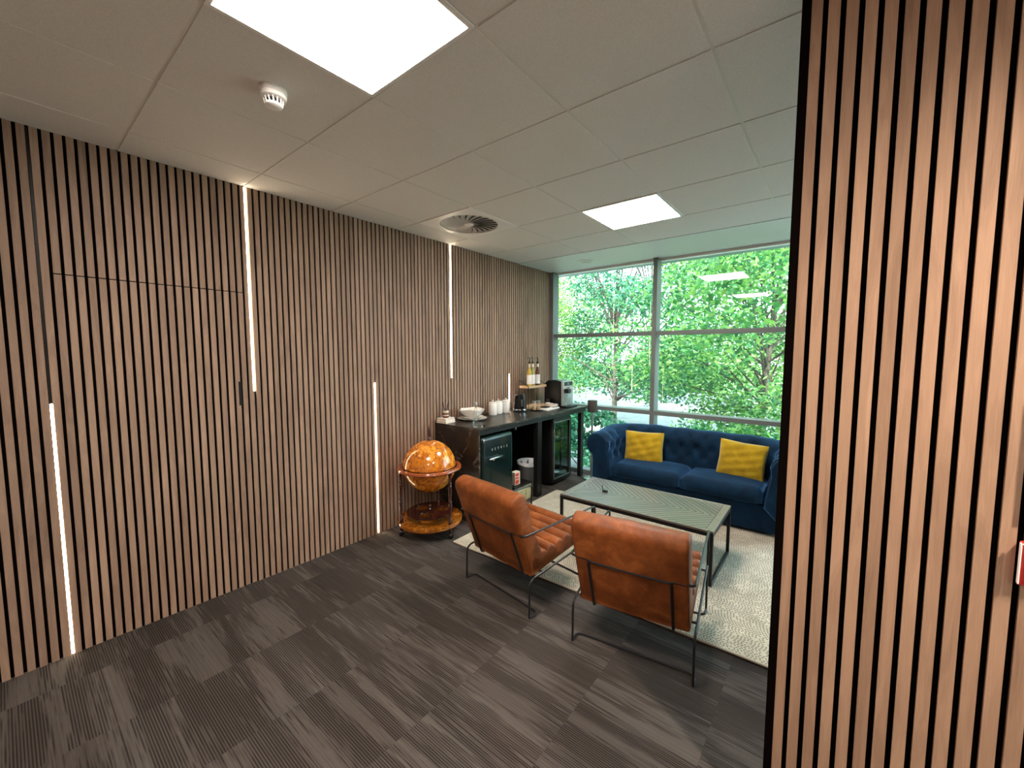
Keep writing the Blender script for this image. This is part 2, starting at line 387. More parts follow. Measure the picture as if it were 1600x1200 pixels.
# left wall, with a hidden door flush in it
DY0, DY1, DZ = .188+.004, 1.031, 1.998
bm = bx(-.12, -.012, Y0, YW, 0, H+.01); obj('wall_left', bm, M['felt'], kind='structure')
bm = B()
slats(bm, Y0, DY0-.002, 0, H, 0, 1, .148); slats(bm, DY1+.002, 4.80, 0, H, 0, 1, .148); slats(bm, DY0, DY1, DZ+.004, H, 0, 1, .148)
obj('trim_3', bm, M['slat'], kind='structure')['label'] = 'walnut slats of the left wall'
door = bpy.data.objects.new('door_1', None); C.objects.link(door); door['kind'] = 'structure'; door['label'] = 'hidden door faced with walnut slats flush in the left wall'
bm = B(); slats(bm, DY0, DY1, .004, DZ-.002, 0.0015, 1, .148); obj('door_slats', bm, M['slat'], door)
bm = bx(-.0119, -.010, DY0, DY1, .004, DZ-.002); obj('door_leaf', bm, M['felt'], door)
bm = bx(-.009, .004, 1.028-PITCH-.010, 1.028-PITCH+.006, 1.25, 1.41, bev=.002); obj('door_handle', bm, M['dark_plastic'], door)
# partition on the right
PX, PY = 2.976, 1.517
bm = bx(PX, X1, PY+.012, PY+.12, 0, H+.01); box(bm, PX, PX+.0235, PY-.0005, PY+.0125, 0, H+.01)
obj('wall_partition', bm, M['felt'], kind='structure')
bm = B(); slats(bm, PX+.0235, X1, 0, H, PY, 0, 3.032); obj('trim_4', bm, M['slat_lit'], kind='structure')['label'] = 'walnut slats of the partition'
bm = bx(X1, X1+.1, Y0, YW, 0, H+.01); obj('wall_right', bm, M['wallpaint'], kind='structure')
bm = bx(-.1, X1, Y0-.1, Y0, 0, H+.01); obj('wall_front', bm, M['wallpaint'], kind='structure')
bm = bx(-.3, X1+.3, YW-.01, YW+.3, H, H+.9); obj('wall_back', bm, M['frame'], kind='structure')

# window: mullions, transoms, panes
win = bpy.data.objects.new('window_1', None); C.objects.link(win); win['kind'] = 'structure'; win['label'] = 'floor to ceiling window of four wide panes over two low ones, grey frame'
FD = .115; yf = YW-FD
def fbox(x0, x1, z0, z1, d=FD, nm='frame_rail'):
    o = obj(nm, bx(x0, x1, YW-d, YW+.03, z0, z1, bev=.002, seg=1), M['frame'], win); return o
fbox(-.0, .055, .0, H, nm='frame_jamb'); fbox(1.415, 1.465, 0, H, nm='mullion'); fbox(3.12, 3.17, 0, H, nm='mullion'); fbox(4.8, 4.85, 0, H, nm='mullion')
mul = [(.055, 1.415), (1.465, 3.12), (3.17, 4.8)]
for a, b in mul:
    obj('head_rail', bx(a, b, YW-.03, YW+.03, H-.030, H-.006), M['white_plastic'], win); fbox(a, b, 1.805, 1.853, .09, 'transom'); fbox(a, b, .868, .915, FD, 'transom'); fbox(a, b, 0, .05, FD, 'sill_rail')
    for z0, z1 in ((.05, .868), (.915, 1.805), (1.853, H-.030)):
        obj('pane', bx(a, b, YW-.006, YW, z0, z1), M['glass'], win)

# ------------------------------------------------------------ ceiling fittings
def ceiling_light(i, j, label):
    t = thing('ceiling_light', label, 'ceiling light', (gx+.6*i+.3, gy+.6*j+.3, H), group='square light panels')
    bm = B(); w = .298; f = .016
    for a in ((-w, w, -w, -w+f), (-w, w, w-f, w), (-w, -w+f, -w+f, w-f), (w-f, w, -w+f, w-f)): box(bm, *a, -.006, .0028)
    obj('frame', bm, M['white_plastic'], t); obj('diffuser', bx(-w+f, w-f, -w+f, w-f, -.003, .0027), M['panel_light'], t)
ceiling_light(2, 4, 'small looking far square light panel in the ceiling nearer the window')
ceiling_light(2, 0, 'large bright square light panel overhead near the smoke alarm')
ceiling_light(6, -4, 'added unseen square light panel in the ceiling behind the camera')  # unseen panel added to brighten the ceiling

t = thing('air_vent', 'square white swirl air vent with radial blades in the ceiling beside the slat wall', 'air vent', (gx+.3, gy+2.1, H))
bm = B(); w = .298; R = .245; seg = 48
sq = []
for k in range(seg):
    a = 2*PI*k/seg; s = w/max(abs(math.cos(a)), abs(math.sin(a))); sq.append((s*math.cos(a), s*math.sin(a)))
o1 = [bm.verts.new((x, y, -.004)) for x, y in sq]; i1 = [bm.verts.new((R*math.cos(2*PI*k/seg), R*math.sin(2*PI*k/seg), -.004)) for k in range(seg)]
i2 = [bm.verts.new((v.co.x, v.co.y, .0115 if 0 else .0112)) for v in i1]; o2 = [bm.verts.new((v.co.x, v.co.y, .0115 if 0 else .0112)) for v in o1]
for k in range(seg):
    q = (k+1) % seg
    bm.faces.new([o1[k], o1[q], i1[q], i1[k]]); bm.faces.new([i1[k], i1[q], i2[q], i2[k]]); bm.faces.new([o1[k], o2[k], o2[q], o1[q]])
obj('face_plate', bm, M['white_plastic'], t)
obj('backing', lt([(0, .0108), (R-.001, .0108)], 48), M['dark_plastic'], t)
obj('hub', lt([(0, -.006), (.035, -.006), (.042, -.001), (.042, .009)], 24), M['white_plastic'], t)
bm = B(); NB = 24
for k in range(NB):
    a = 2*PI*k/NB; pts = []
    for s in range(7):
        r = .04+(R-.045)*s/6; aa = a+.32*(s/6)**1.0
        wid = .006+.017*(s/6)
        for sg in (-1, 1): pts.append((r*math.cos(aa)-sg*wid*math.sin(aa), r*math.sin(aa)+sg*wid*math.cos(aa), -.003+(.007 if sg > 0 else 0)))
    vs = [bm.verts.new(p) for p in pts]
    for s in range(6): bm.faces.new([vs[2*s], vs[2*s+1], vs[2*s+3], vs[2*s+2]])
bmesh.ops.solidify(bm, geom=bm.faces[:], thickness=.0012)
obj('radial_blades', bm, M['white_plastic'], t)

t = thing('smoke_detector', 'white round smoke detector on the ceiling tile beside the large light panel', 'smoke detector', (1.215, .775, H))
obj('base_ring', lt([(.052, .0), (.052, -.016), (.049, -.019), (.044, -.019)], 32), M['white_plastic'], t, True)
obj('body', lt([(.0, -.019), (.048, -.019), (.050, -.024), (.049, -.036), (.042, -.040), (.030, -.040), (.0, -.040)], 32), M['white_plastic'], t, True)
bm = B()
for k in range(14):
    a = 2*PI*k/14
    if 1:
        p = Vector((.037*math.cos(a), .037*math.sin(a), -.039)); q = Vector((.031*math.cos(a+.12), .031*math.sin(a+.12), -.064)); tube(bm, [p, q], .0032, 5)
obj('vent_ribs', bm, M['white_plastic'], t)
obj('sensor_chamber', lt([(.026, -.040), (.024, -.060)], 20), M['dark_plastic'], t)
obj('cap', lt([(.034, -.058), (.033, -.066), (.024, -.071), (0, -.072)], 28), M['white_plastic'], t, True)

t = thing('downlight', 'small round recessed downlight in the plasterboard margin above the window corner', 'downlight', (.714, 4.424, H-.004))
obj('trim_ring', lt([(.092, .0), (.090, -.005), (.074, -.004), (.066, .008)], 32), M['white_plastic'], t, True)
obj('reflector', lt([(.066, .008), (.03, .0155)], 24), M['chrome'], t, True)
bm = B(); box(bm, -.066, .066, -.003, .003, -.001, .012); box(bm, -.003, .003, -.066, .066, -.001, .012)
obj('baffle', bm, M['grey_plastic'], t)

t = thing('spot_downlight', 'round recessed spot downlight in the ceiling in front of the partition', 'downlight', (4.2, .76, H))
obj('trim_ring', lt([(.085, .0), (.083, -.005), (.066, -.004), (.060, .0)], 32), M['white_plastic'], t, True)
obj('lamp_face', lt([(.060, -.0005), (0, -.0005)], 24), mat('lit downlight lens', (.9, .9, .9), .5, emit=(1, .86, .70), es=60), t)
sl = bpy.data.lights.new('downlight_beam', 'SPOT'); sl.energy = 125; sl.color = (1, .85, .69); sl.spot_size = math.radians(158); sl.spot_blend = .75; sl.shadow_soft_size = .06
so = bpy.data.objects.new('downlight_beam', sl); C.objects.link(so); so.location = (4.2, .76, H-.075)

# ------------------------------------------------------------ light strips in the left wall
strips = [(.150, 'lower', 'leftmost glowing light strip, lower half of the slat wall left of the hidden door'),
          (1.070, 'upper', 'tall glowing light strip from the ceiling at the right edge of the hidden door'),
          (1.998, 'lower', 'glowing light strip rising from the floor left of the globe'),
          (2.905, 'upper', 'short looking glowing light strip from the ceiling below the air vent'),
          (3.853, 'lower', 'glowing light strip above the bar counter between white canisters and kettle'),
          (4.785, 'upper', 'glowing light strip in the corner beside the window frame')]
for y, kind, lab in strips:
    t = thing('light_strip', lab, 'light strip', (0, y, 0), group='vertical light strips in the slat wall')
    z0, z1 = (.006, 1.342) if kind == 'lower' else (1.340, H-.004)
    obj('diffuser', bx(-.009, .0012, -.0060, .0060, z0, z1, bev=.002, seg=1), M['strip_light'], t)
    a, b = (1.345, H-.004) if kind == 'lower' else (.006, 1.337)
    obj('unlit_profile', bx(-.010, -.0062, -.0058, .0058, a, b), M['dark_plastic'], t)

# ------------------------------------------------------------ call point on the partition at the right edge
t = thing('wall_call_point', 'red call point box with pale front on the slatted partition, at the right edge', 'call point', (3.470+.055, PY, 1.095))
obj('housing', bx(-.052, .052, -.0215, 0, -.053, .053, bev=.004), M['callred'], t)
obj('cover', bx(-.055, .055, -.028, -.0215, -.052, .054, bev=.003), M['clear'], t)
obj('rim', bx(-.056, -.0525, -.029, -.019, -.048, .054, bev=.002), M['white_plastic'], t)
o = obj('wall_panel', bx(3.484, 3.72, PY-.028, PY, 1.225, 1.52, bev=.004), M['grey_plastic'])
tag(o, 'flat panel mounted on the partition above the red call point', 'panel')

# ------------------------------------------------------------ rug
bm = B(); pts = [(.655, 2.29), (3.45, 2.34), (3.45, 4.30), (.648, 3.92)]
lo = [bm.verts.new((x, y, .001)) for x, y in pts]; hi = [bm.verts.new((x, y, .013)) for x, y in pts]
bm.faces.new(hi); bm.faces.new(lo[::-1])
for k in range(4): bm.faces.new([lo[k], lo[(k+1) % 4], hi[(k+1) % 4], hi[k]])
rug = obj('rug', bm, M['rug']); tag(rug, 'cream woven rug with dark flecks under the coffee table', 'rug')
bm = B(); tube(bm, fillet([(x, y, .0085) for x, y in pts+[pts[0]]], .02, 3), .0075, 6)
obj('binding', bm, M['rug_edge'], rug, True)

# ------------------------------------------------------------ leather chairs
def cushion_profile(side):
    """closed (v, z) outline; side 'back' or 'seat'"""
    out = []
    if side == 'back':
        a, b = Vector((.055, .235)), Vector((-.135, .745))     # rear line bottom -> top
        d = (b-a).normalized(); n = Vector((d.y, -d.x))          # towards the front
        th = .125; L = (b-a).length
        out.append(a); out.append(a+d*(L-.05)); out.append(a+d*(L-.012)+n*.015); out.append(b+n*.045); out.append(b+n*(th-.035)-d*.004)
        NR = 7; seg = (L-.02)/NR
        for k in range(NR, 0, -1):
            for s in (0, .10, .28, .5, .72, .90):
                q = a+d*(seg*(k-s)) + n*(th-.010+.012*math.sin(PI*s)**.55 if s else th-.012); out.append(q)
        out.append(a+n*(th-.02))
    else:
        a, b = Vector((.05, .235)), Vector((.615, .315))
        d = (b-a).normalized(); n = Vector((-d.y, d.x)); th = .105; L = (b-a).length
        out.append(a); out.append(a+n*(th-.02))
        NR = 7; seg = (L-.02)/NR
        for k in range(NR):
            for s in (0, .10, .28, .5, .72, .90): out.append(a+d*(seg*(k+s)) + n*(th-.014+.026*math.sin(PI*s)**.55 if s else th-.016))
        out.append(b+n*(th-.02)-d*.0); out.append(b+n*.05+d*.018); out.append(b+n*.012+d*.01); out.append(b-d*.02)
    return out
def extrude_profile(prof, hw):
    bm = B(); st = []
    n = len(prof); P = [Vector((p[0], p[1])) for p in prof]
    area = sum(P[i].x*P[(i+1) % n].y-P[(i+1) % n].x*P[i].y for i in range(n)); sg = 1 if area > 0 else -1
    N = []
    for i in range(n):
        e = (P[(i+1) % n]-P[i-1]).normalized(); N.append(Vector((-e.y, e.x))*sg)
    us = [(-hw, .014), (-hw+.003, .006), (-hw+.010, .001), (-hw+.02, 0), (-hw*.5, -.002), (0, -.004), (hw*.5, -.002), (hw-.02, 0), (hw-.010, .001), (hw-.003, .006), (hw, .014)]
    rings = [[bm.verts.new((u, (P[i]+N[i]*ins).x, (P[i]+N[i]*ins).y)) for i in range(n)] for u, ins in us]
    for A, D in zip(rings, rings[1:]):
        for i in range(n): bm.faces.new([A[i], A[(i+1) % n], D[(i+1) % n], D[i]])
    bm.faces.new(rings[0]); bm.faces.new(rings[-1][::-1]); return bm
def make_chair(label, loc, rz):
    t = thing('lounge_chair', label, 'armchair', loc, rz, group='tan leather lounge chairs')
    obj('backrest', extrude_profile(cushion_profile('back'), .283), M['leather'], t, True, autosmooth=50)
    obj('seat', extrude_profile(cushion_profile('seat'), .283), M['leather'], t, True, autosmooth=50)
    r = .0065; w = .308; F = .008
    za = .525
    # arm loop with the bar behind the back
    bm = B()
    tube(bm, fillet([(-w, .655, .29), (-w, .665, za), (-w, -.045, za), (-w+.09, -.050, za), (-w+.12, -.052, za-.012), (w-.12, -.052, za-.012), (w-.09, -.050, za), (w, -.045, za), (w, .665, za), (w, .655, .29)], .03), r)
    obj('arm_loop', bm, M['tubes'], t, True)
    for s in (-1, 1):
        bm = B(); tube(bm, fillet([(s*w, 0, F), (s*w, .004, .24), (s*w, .655, .30)], .05), r); obj('leg', bm, M['tubes'], t, True)
        bm = B(); tube(bm, fillet([(s*w, .655, .30), (s*w, .66, .0205)], .05), r); obj('leg', bm, M['tubes'], t, True)
        bm = B(); tube(bm, fillet([(s*.205, -.052, za-.012), (s*.205, .055, .215), (s*.205, .10, .215), (s*.205, .60, .288)], .04), .008); obj('support_bar', bm, M['tubes'], t, True)
    bm = B(); tube(bm, fillet([(-w, 0, F), (-w, .075, F), (w, .075, F), (w, 0, F)], .035), r); obj('floor_bar', bm, M['tubes'], t, True)
    bm = B(); tube(bm, fillet([(-w, .66, .0205), (-w, .59, .0205), (w, .59, .0205), (w, .66, .0205)], .035), r); obj('floor_bar', bm, M['tubes'], t, True)
    bm = B(); tube(bm, [(-w, .60, .294), (w, .60, .294)], r); obj('seat_rail', bm, M['tubes'], t, True)
    bm = B(); tube(bm, [(-w, .12, .25), (w, .12, .25)], r*.9); obj('seat_rail', bm, M['tubes'], t, True)
    return t
make_chair('tan leather lounge chair on the left, turned towards the bar counter, nearer the globe', (1.430, 1.930, 0), math.radians(-8.1))
make_chair('tan leather lounge chair on the right, nearest the camera, back to the camera', (2.338, 1.928, 0), math.radians(8.0))

# ------------------------------------------------------------ coffee table
t = thing('coffee_table', 'low rectangular coffee table with chevron wood top and black metal frame', 'coffee table', (1.920, 3.205, .0135))
L, Wd, TH = .60, .30, .388
bm = B(); fr = .004
obj('table_top', bx(-L+.052, L-.052, -Wd+.02, Wd-.02, TH-.014, TH), M['chevron'], t)
bm = B()
for a in ((-L, -L+.05, -Wd, Wd), (L-.05, L, -Wd, Wd), (-L+.05, L-.05, -Wd, -Wd+.018), (-L+.05, L-.05, Wd-.018, Wd)): box(bm, *a, TH-.015, TH+.0005, bev=.0015, seg=1)
obj('border', bm, M['tborder'], t)
bm = B()
for a in ((-L, L, -Wd, -Wd+.02), (-L, L, Wd-.02, Wd), (-L, -L+.02, -Wd+.02, Wd-.02), (L-.02, L, -Wd+.02, Wd-.02)): box(bm, *a, TH-.040, TH-.0155)
obj('apron', bm, M['metal_black'], t)
for sx in (-1, 1):
    for sy in (-1, 1):
        x0, x1 = sorted((sx*L, sx*(L-.022))); y0, y1 = sorted((sy*Wd, sy*(Wd-.022)))
        obj('leg', bx(x0, x1, y0, y1, 0, TH-.041, bev=.0015, seg=1), M['metal_black'], t)
    x0, x1 = sorted((sx*L, sx*(L-.022))); obj('foot_rail', bx(x0, x1, -Wd+.0225, Wd-.0225, 0, .022, bev=.0015, seg=1), M['metal_black'], t)
t = thing('trinket_stand', 'small black stand with a clear top on the coffee table', 'trinket', (1.60, 3.19, .402), .3)
obj('base', bx(-.022, .022, -.018, .018, 0, .014, bev=.004), M['dark_plastic'], t, True)
obj('clear_top', bx(-.014, .018, -.010, .012, .0145, .036, bev=.004), M['clear'], t, True)
bm = B(); tube(bm, [(-.020, -.004, .012), (-.026, -.006, .058)], .0028, 8); obj('stem', bm, M['dark_plastic'], t, True)

# ------------------------------------------------------------ sofa: one swept tufted back, cushions, base
t = thing('chesterfield_sofa', 'navy blue velvet chesterfield sofa with buttoned back and rolled arms under the window', 'sofa', (0, 0, 0))
AX0, AX1, AYB, AYF = 1.285, 2.685, 4.45, 3.99
def shell_path():
    pts = []; r = .14
    n = 16
    for k in range(n): pts.append((Vector((AX0, AYF+(AYB-r-AYF)*k/n)), Vector((-1, 0))))
    for k in range(9):
        a = PI/2*k/8; c = Vector((AX0+r, AYB-r)); pts.append((c+Vector((-math.cos(a), math.sin(a)))*r, Vector((-math.cos(a), math.sin(a)))))
    m_ = 50
    for k in range(1, m_): pts.append((Vector((AX0+r+(AX1-AX0-2*r)*k/m_, AYB)), Vector((0, 1))))
    for k in range(9):
        a = PI/2*k/8; c = Vector((AX1-r, AYB-r)); pts.append((c+Vector((math.sin(a), math.cos(a)))*r, Vector((math.sin(a), math.cos(a)))))
    for k in range(1, n+1): pts.append((Vector((AX1, AYB-r-(AYB-r-AYF)*k/n)), Vector((1, 0))))
    return pts
def shell_profile(hs):
    """(outward d, z) from seat level up the inner face, over the roll, down the outer face"""
    P = []; zr = .605; rc = .128; dc = .165
    for k in range(12): s = k/12; P.append((.0+.045*s**1.3, .27+(.560-.27)*s))
    for k in range(17):
        a = math.radians(196-(196+62)*k/16); P.append((dc+rc*math.cos(a), zr+rc*math.sin(a)))
    P += [(.215, .44), (.215, .30), (.215, .12), (.215, .055)]
    return [(d, .27+(z-.27)*hs if z > .27 else z) for d, z in P]
path = shell_path(); bm = B(); rings = []
cum = [0]
for a, b in zip(path, path[1:]): cum.append(cum[-1]+(b[0]-a[0]).length)
for (p, n), s in zip(path, cum):
    back = min(1, max(0, (p.y-4.02)/(AYB-4.02)))
    hs = 1.0+.095*back**1.2
    pr = shell_profile(hs); ring = []
    for i, (d, z) in enumerate(pr):
        dd = d
        if i < 20:     # buttoned diamond dimples on the inner face
            best = 0
            for r_, zc in enumerate((.50, .60, .70)):
                off = .0 if r_ % 2 == 0 else .075
                ds = ((s-off+.075) % .15)-.075
                dist = math.hypot(ds, (z-zc))
                best = max(best, math.exp(-(dist/.022)**2))
            fold = abs(math.sin(PI*(s/.15+ (z-.5)/.2)))*abs(math.sin(PI*(s/.15-(z-.5)/.2)))
            if .44 < z < .78: dd += .032*best-.012*fold
        if 16 <= i < 28: z += .004*math.sin(s*21)  # soft pleats on the roll
        ring.append(bm.verts.new((p.x+n.x*dd, p.y+n.y*dd, z)))
    rings.append(ring)
for A, D in zip(rings, rings[1:]):
    for i in range(len(A)-1): bm.faces.new([A[i], A[i+1], D[i+1], D[i]])
def cap(ring, y):
    f = bm.faces.new(ring); return f
cap(rings[0], 0); cap(rings[-1][::-1], 0)
for f in bm.faces: f.smooth = True
obj('buttoned_back_and_arms', bm, M['velvet'], t, True, autosmooth=55)
# buttons
bb = B()
for (p, n), s in zip(path, cum):
    pass
ROW = []
for r_, zc in enumerate((.50, .60, .70)):
    off = 0 if r_ % 2 == 0 else .075; k = 0
    while off+k*.15 < cum[-1]:
        s = off+k*.15; k += 1
        i = min(range(len(cum)), key=lambda q: abs(cum[q]-s)); p, n = path[i]
        back = min(1, max(0, (p.y-4.02)/(AYB-4.02))); hs = 1+.095*back**1.2
        pr = shell_profile(hs); d = min(pr[:20], key=lambda q: abs(q[1]-zc))[0]
        if s < .05 or s > cum[-1]-.05: continue
        c = Vector((p.x+n.x*(d+.020), p.y+n.y*(d+.020), zc))
        bmb = B(); bmesh.ops.create_uvsphere(bmb, u_segments=10, v_segments=6, radius=.009, matrix=Matrix.Translation(c)); obj('button', bmb, M['velvet'], t, True)
# scroll fronts
def scroll(cx, sgn):
    pr = shell_profile(1.0); bm = B()
    pts = [(cx+sgn*d, z) for d, z in pr]
    a = [bm.verts.new((x, AYF-.0, z)) for x, z in pts]
    ccx = sum(x for x, z in pts)/len(pts); ccz = .5
    b = [bm.verts.new((x+(cx+sgn*.13-x)*.14, AYF-.022, z+(.56-z)*.08 if z > .3 else z+.01)) for x, z in pts]
    n = len(pts)
    for i in range(n): bm.faces.new([a[i], a[(i+1) % n], b[(i+1) % n], b[i]])
    bm.faces.new(b); return bm
obj('arm_front_panel', scroll(AX0, -1), M['velvet'], t, True, autosmooth=50); obj('arm_front_panel', scroll(AX1, 1), M['velvet'], t, True, autosmooth=50)
obj('base', bx(AX0-.205, AX1+.205, 4.025, 4.66, .045, .285, bev=.012), M['velvet'], t, True)
for k in range(2):
    x0 = AX0+.004+k*(AX1-AX0-.004)/2; x1 = x0+(AX1-AX0-.010)/2
    bm = B(); nx, ny = 16, 12
    top = []; bot = []
    for lay in range(2):
        g_ = []
        for j in range(ny+1):
            rw = []
            for i in range(nx+1):
                u, v = i/nx, j/ny; e = min(u, 1-u, v, 1-v); rnd_ = max(0, 1-e/.09)**2
                z = (.425-.035*rnd_+.018*math.sin(PI*u)*math.sin(PI*v)+.004*math.sin(7*u+3*v+k)) if lay else .286+.02*rnd_
                ins = .010*(1 if not lay else 1)*rnd_
                xx = x0+(x1-x0)*u; yy_ = 3.975+(AYB-3.975-.004)*v
                xx += ins*(1 if u < .5 else -1)*(1 if min(u, 1-u) < .09 else 0)*.6; yy_ += ins*(1 if v < .09 else 0)*.6
                rw.append(bm.verts.new((xx, yy_, z)))
            g_.append(rw)
        (top if lay else bot).append(g_)
    T_, B_ = top[0], bot[0]
    for j in range(ny):
        for i in range(nx):
            bm.faces.new([T_[j][i], T_[j][i+1], T_[j+1][i+1], T_[j+1][i]]); bm.faces.new([B_[j][i], B_[j+1][i], B_[j+1][i+1], B_[j][i+1]])
    for i in range(nx):
        bm.faces.new([B_[0][i], B_[0][i+1], T_[0][i+1], T_[0][i]]); bm.faces.new([B_[ny][i], T_[ny][i], T_[ny][i+1], B_[ny][i+1]])
    for j in range(ny):
        bm.faces.new([B_[j][0], T_[j][0], T_[j+1][0], B_[j+1][0]]); bm.faces.new([B_[j][nx], B_[j+1][nx], T_[j+1][nx], T_[j][nx]])
    obj('seat_cushion', bm, M['velvet'], t, True, autosmooth=60)
for x in (AX0-.16, AX1+.16):
    for y in (4.05, 4.60): obj('foot', lt([(0, .0), (.022, .0), (.028, .02), (.026, .046)], 14, (x, y, .0145)), M['metal_black'], t, True)

# ------------------------------------------------------------ mustard cushions
def pillow(label, loc, rx, ry, rz, w=.205, h=.19):
    bm = B(); N = 22; G_ = {}
    for s in (-1, 1):
        for j in range(N+1):
            for i in range(N+1):
                u, v = -1+2*i/N, -1+2*j/N
                e = max(0, (1-u*u))*max(0, (1-v*v)); th = .062*e**.42
                k = 1-.055*(1-abs(u))*0 ; px = u*w*(1-.06*(1-u*u)*0-.07*(v*v*0)-.05*(1-abs(v))**1*abs(u)); pz = v*h*(1-.05*(1-abs(u))*abs(v))
                wr = (.006*math.sin(9*u+6*v+rz*9)+.005*math.sin(15*v-5*u+loc[0]*7))*e**.4
                key = (i, j, s) if 0 < i < N and 0 < j < N else (i, j, 0)
                if key not in G_: G_[key] = bm.verts.new((px, s*th+wr if key[2] else 0, pz))
    gv = lambda i, j, s: G_[(i, j, s)] if (i, j, s) in G_ else G_[(i, j, 0)]
    for s in (-1, 1):
        for j in range(N):
            for i in range(N):
                q = [gv(i, j, s), gv(i+1, j, s), gv(i+1, j+1, s), gv(i, j+1, s)]; bm.faces.new(q if s < 0 else q[::-1])
    o = obj('throw_cushion', bm, M['mustard'], None, True, autosmooth=80); tag(o, label, 'cushion', 'mustard throw cushions on the sofa')
    o.rotation_euler = (rx, ry, rz); o.location = loc; return o
pillow('mustard yellow cushion at the left end of the sofa', (1.51, 4.330, .560), -.20, -.02, .10, .208, .178)
pillow('mustard yellow cushion at the right end of the sofa', (2.455, 4.325, .577), -.20, .06, -.06, .205, .178)

# ------------------------------------------------------------ bar counter
ZC = .905
t = thing('bar_counter', 'long black veined bar counter against the slat wall', 'counter', (0, 0, 0))
obj('worktop', bx(.004, .60, 2.664, 4.722, ZC-.022, ZC, bev=.002, seg=1), M['marble'], t)
obj('side_panel', bx(.004, .597, 2.666, 2.688, .004, ZC-.0225), M['marble'], t)
bm = B(); box(bm, .55, .592, 2.69, 4.70, ZC-.064, ZC-.0225); obj('front_rail', bm, M['metal_black'], t)
obj('back_panel', bx(.004, .016, 2.69, 4.05, .004, ZC-.0225), M['dark_plastic'], t)
for (x0, x1, y0, y1) in ((.535, .595, 3.615, 3.695), (.545, .595, 4.585, 4.655), (.03, .09, 4.585, 4.655)):
    obj('leg', bx(x0, x1, y0, y1, .0, ZC-.065, bev=.003, seg=1), M['metal_black'], t)
bm = B(); lathe(bm, [(0, 0), (.012, 0), (.012, .03), (0, .034)], 12, (.545, 3.28, ZC-.10)); obj('hook', bm, M['chrome'], t, True)

# retro fridge
t = thing('mini_fridge', 'dark green retro mini fridge with chrome handle under the counter beside the globe', 'fridge', (.30, 2.945, .0))
obj('cabinet', bx(-.27, .215, -.235, .235, .02, .815, bev=.035, seg=4), M['fridge'], t, True)
obj('door', bx(.2155, .300, -.236, .236, .045, .82, bev=.040, seg=6), M['fridge'], t, True)
bm = B(); box(bm, .3005, .325, -.115, -.080, .585, .612, bev=.004); box(bm, .318, .333, -.165, .030, .600, .612, bev=.004)
obj('handle', bm, M['chrome'], t, True)
for k, ch in enumerate('VETVIE'):
    text_mesh('letter', ch, .034, M['silver'], t, Matrix.Translation((.3005, -.095+k*.044, .672)) @ Matrix.Rotation(PI/2, 4, 'Z') @ Matrix.Rotation(PI/2, 4, 'X'), .001)
for y in (-.18, .18): obj('foot', lt([(0, 0), (.018, 0), (.018, .045)], 12, (.18, y, 0)), M['dark_plastic'], t, True)
obj('hinge', bx(.300, .312, -.228, -.208, .772, .800, bev=.003), M['chrome'], t, True)

# drinks cooler with glass door
t = thing('drinks_cooler', 'black glass door drinks cooler under the window end of the counter', 'cooler', (.28, 4.232, 0))
bm = B(); hw = .222
for a in ((-.25, .20, -hw, -hw+.02, .03, .82), (-.25, .20, hw-.02, hw, .03, .82), (-.25, -.23, -hw+.02, hw-.02, .03, .82), (-.23, .20, -hw+.02, hw-.02, .03, .12), (-.23, .20, -hw+.02, hw-.02, .79, .82)): box(bm, *a)
obj('cabinet', bm, M['dark_plastic'], t)
def ring_frame(x0, x1, ro, ri, zc, hy, hz, wy, wz, m_, name):
    def rr(hy_, hz_, r, n=6):
        out = []
        for cx, cz, a0 in ((hy_-r, hz_-r, 0), (-hy_+r, hz_-r, 90), (-hy_+r, -hz_+r, 180), (hy_-r, -hz_+r, 270)):
            for k in range(n+1):
                a = math.radians(a0+90*k/n); out.append((cx+r*math.cos(a), cz+r*math.sin(a)))
        return out
    bm = B(); o_ = rr(hy, hz, ro); i_ = rr(hy-wy, hz-wz, ri); n = len(o_)
    V = [[bm.verts.new((x, p[0], zc+p[1])) for p in q] for x, q in ((x0, o_), (x1-.008, o_), (x1, [(p[0]*.975, p[1]*.985) for p in o_]), (x1, i_), (x0, i_))]
    for A, D in zip(V, V[1:]+V[:1]):
        for k in range(n): bm.faces.new([A[k], A[(k+1) % n], D[(k+1) % n], D[k]])
    return obj(name, bm, m_, t, True)
ring_frame(.201, .250, .05, .02, .425, .223, .398, .045, .055, M['metal_black'], 'door_frame')
ring_frame(.2505, .2535, .02, .015, .425, .184, .348, .008, .008, M['steel'], 'trim_ring')
obj('door_glass', bx(.232, .238, -.175, .175, .085, .765), M['smoked'], t)
bm = B()
for s in (.2, .36, .52, .66):
    for k in range(9): tube(bm, [(-.22, -.19+k*.0475, s), (.17, -.19+k*.0475, s)], .002, 5)
    tube(bm, [(.17, -.198, s), (.17, .198, s)], .004, 6)
obj('wire_shelves', bm, M['steel'], t)
obj('handle', bx(.2545, .268, -.21, -.198, .70, .79, bev=.003), M['chrome'], t)
cols = [M['label'], M['syrup'], M['red'], M['syrup3'], M['palewood'], M['silver']]
def can(x, y, z, m_, lab, h=.115, r=.026):
    q = thing('drink_can', lab, 'drink can', (x, y, z), group='cans behind the glass of the cooler')
    obj('body', lt([(0, 0), (r*.8, 0), (r, .008), (r, h-.012), (r*.8, h)], 14), m_, q, True); obj('lid', lt([(r*.8, h), (0, h-.002)], 14), M['steel'], q, True)
names = {0: 'white', 1: 'golden', 2: 'red', 3: 'olive', 4: 'tan', 5: 'silver'}
shelfname = {.364: 'cooler shelf second from bottom', .524: 'cooler shelf third from bottom', .664: 'top shelf of the cooler'}
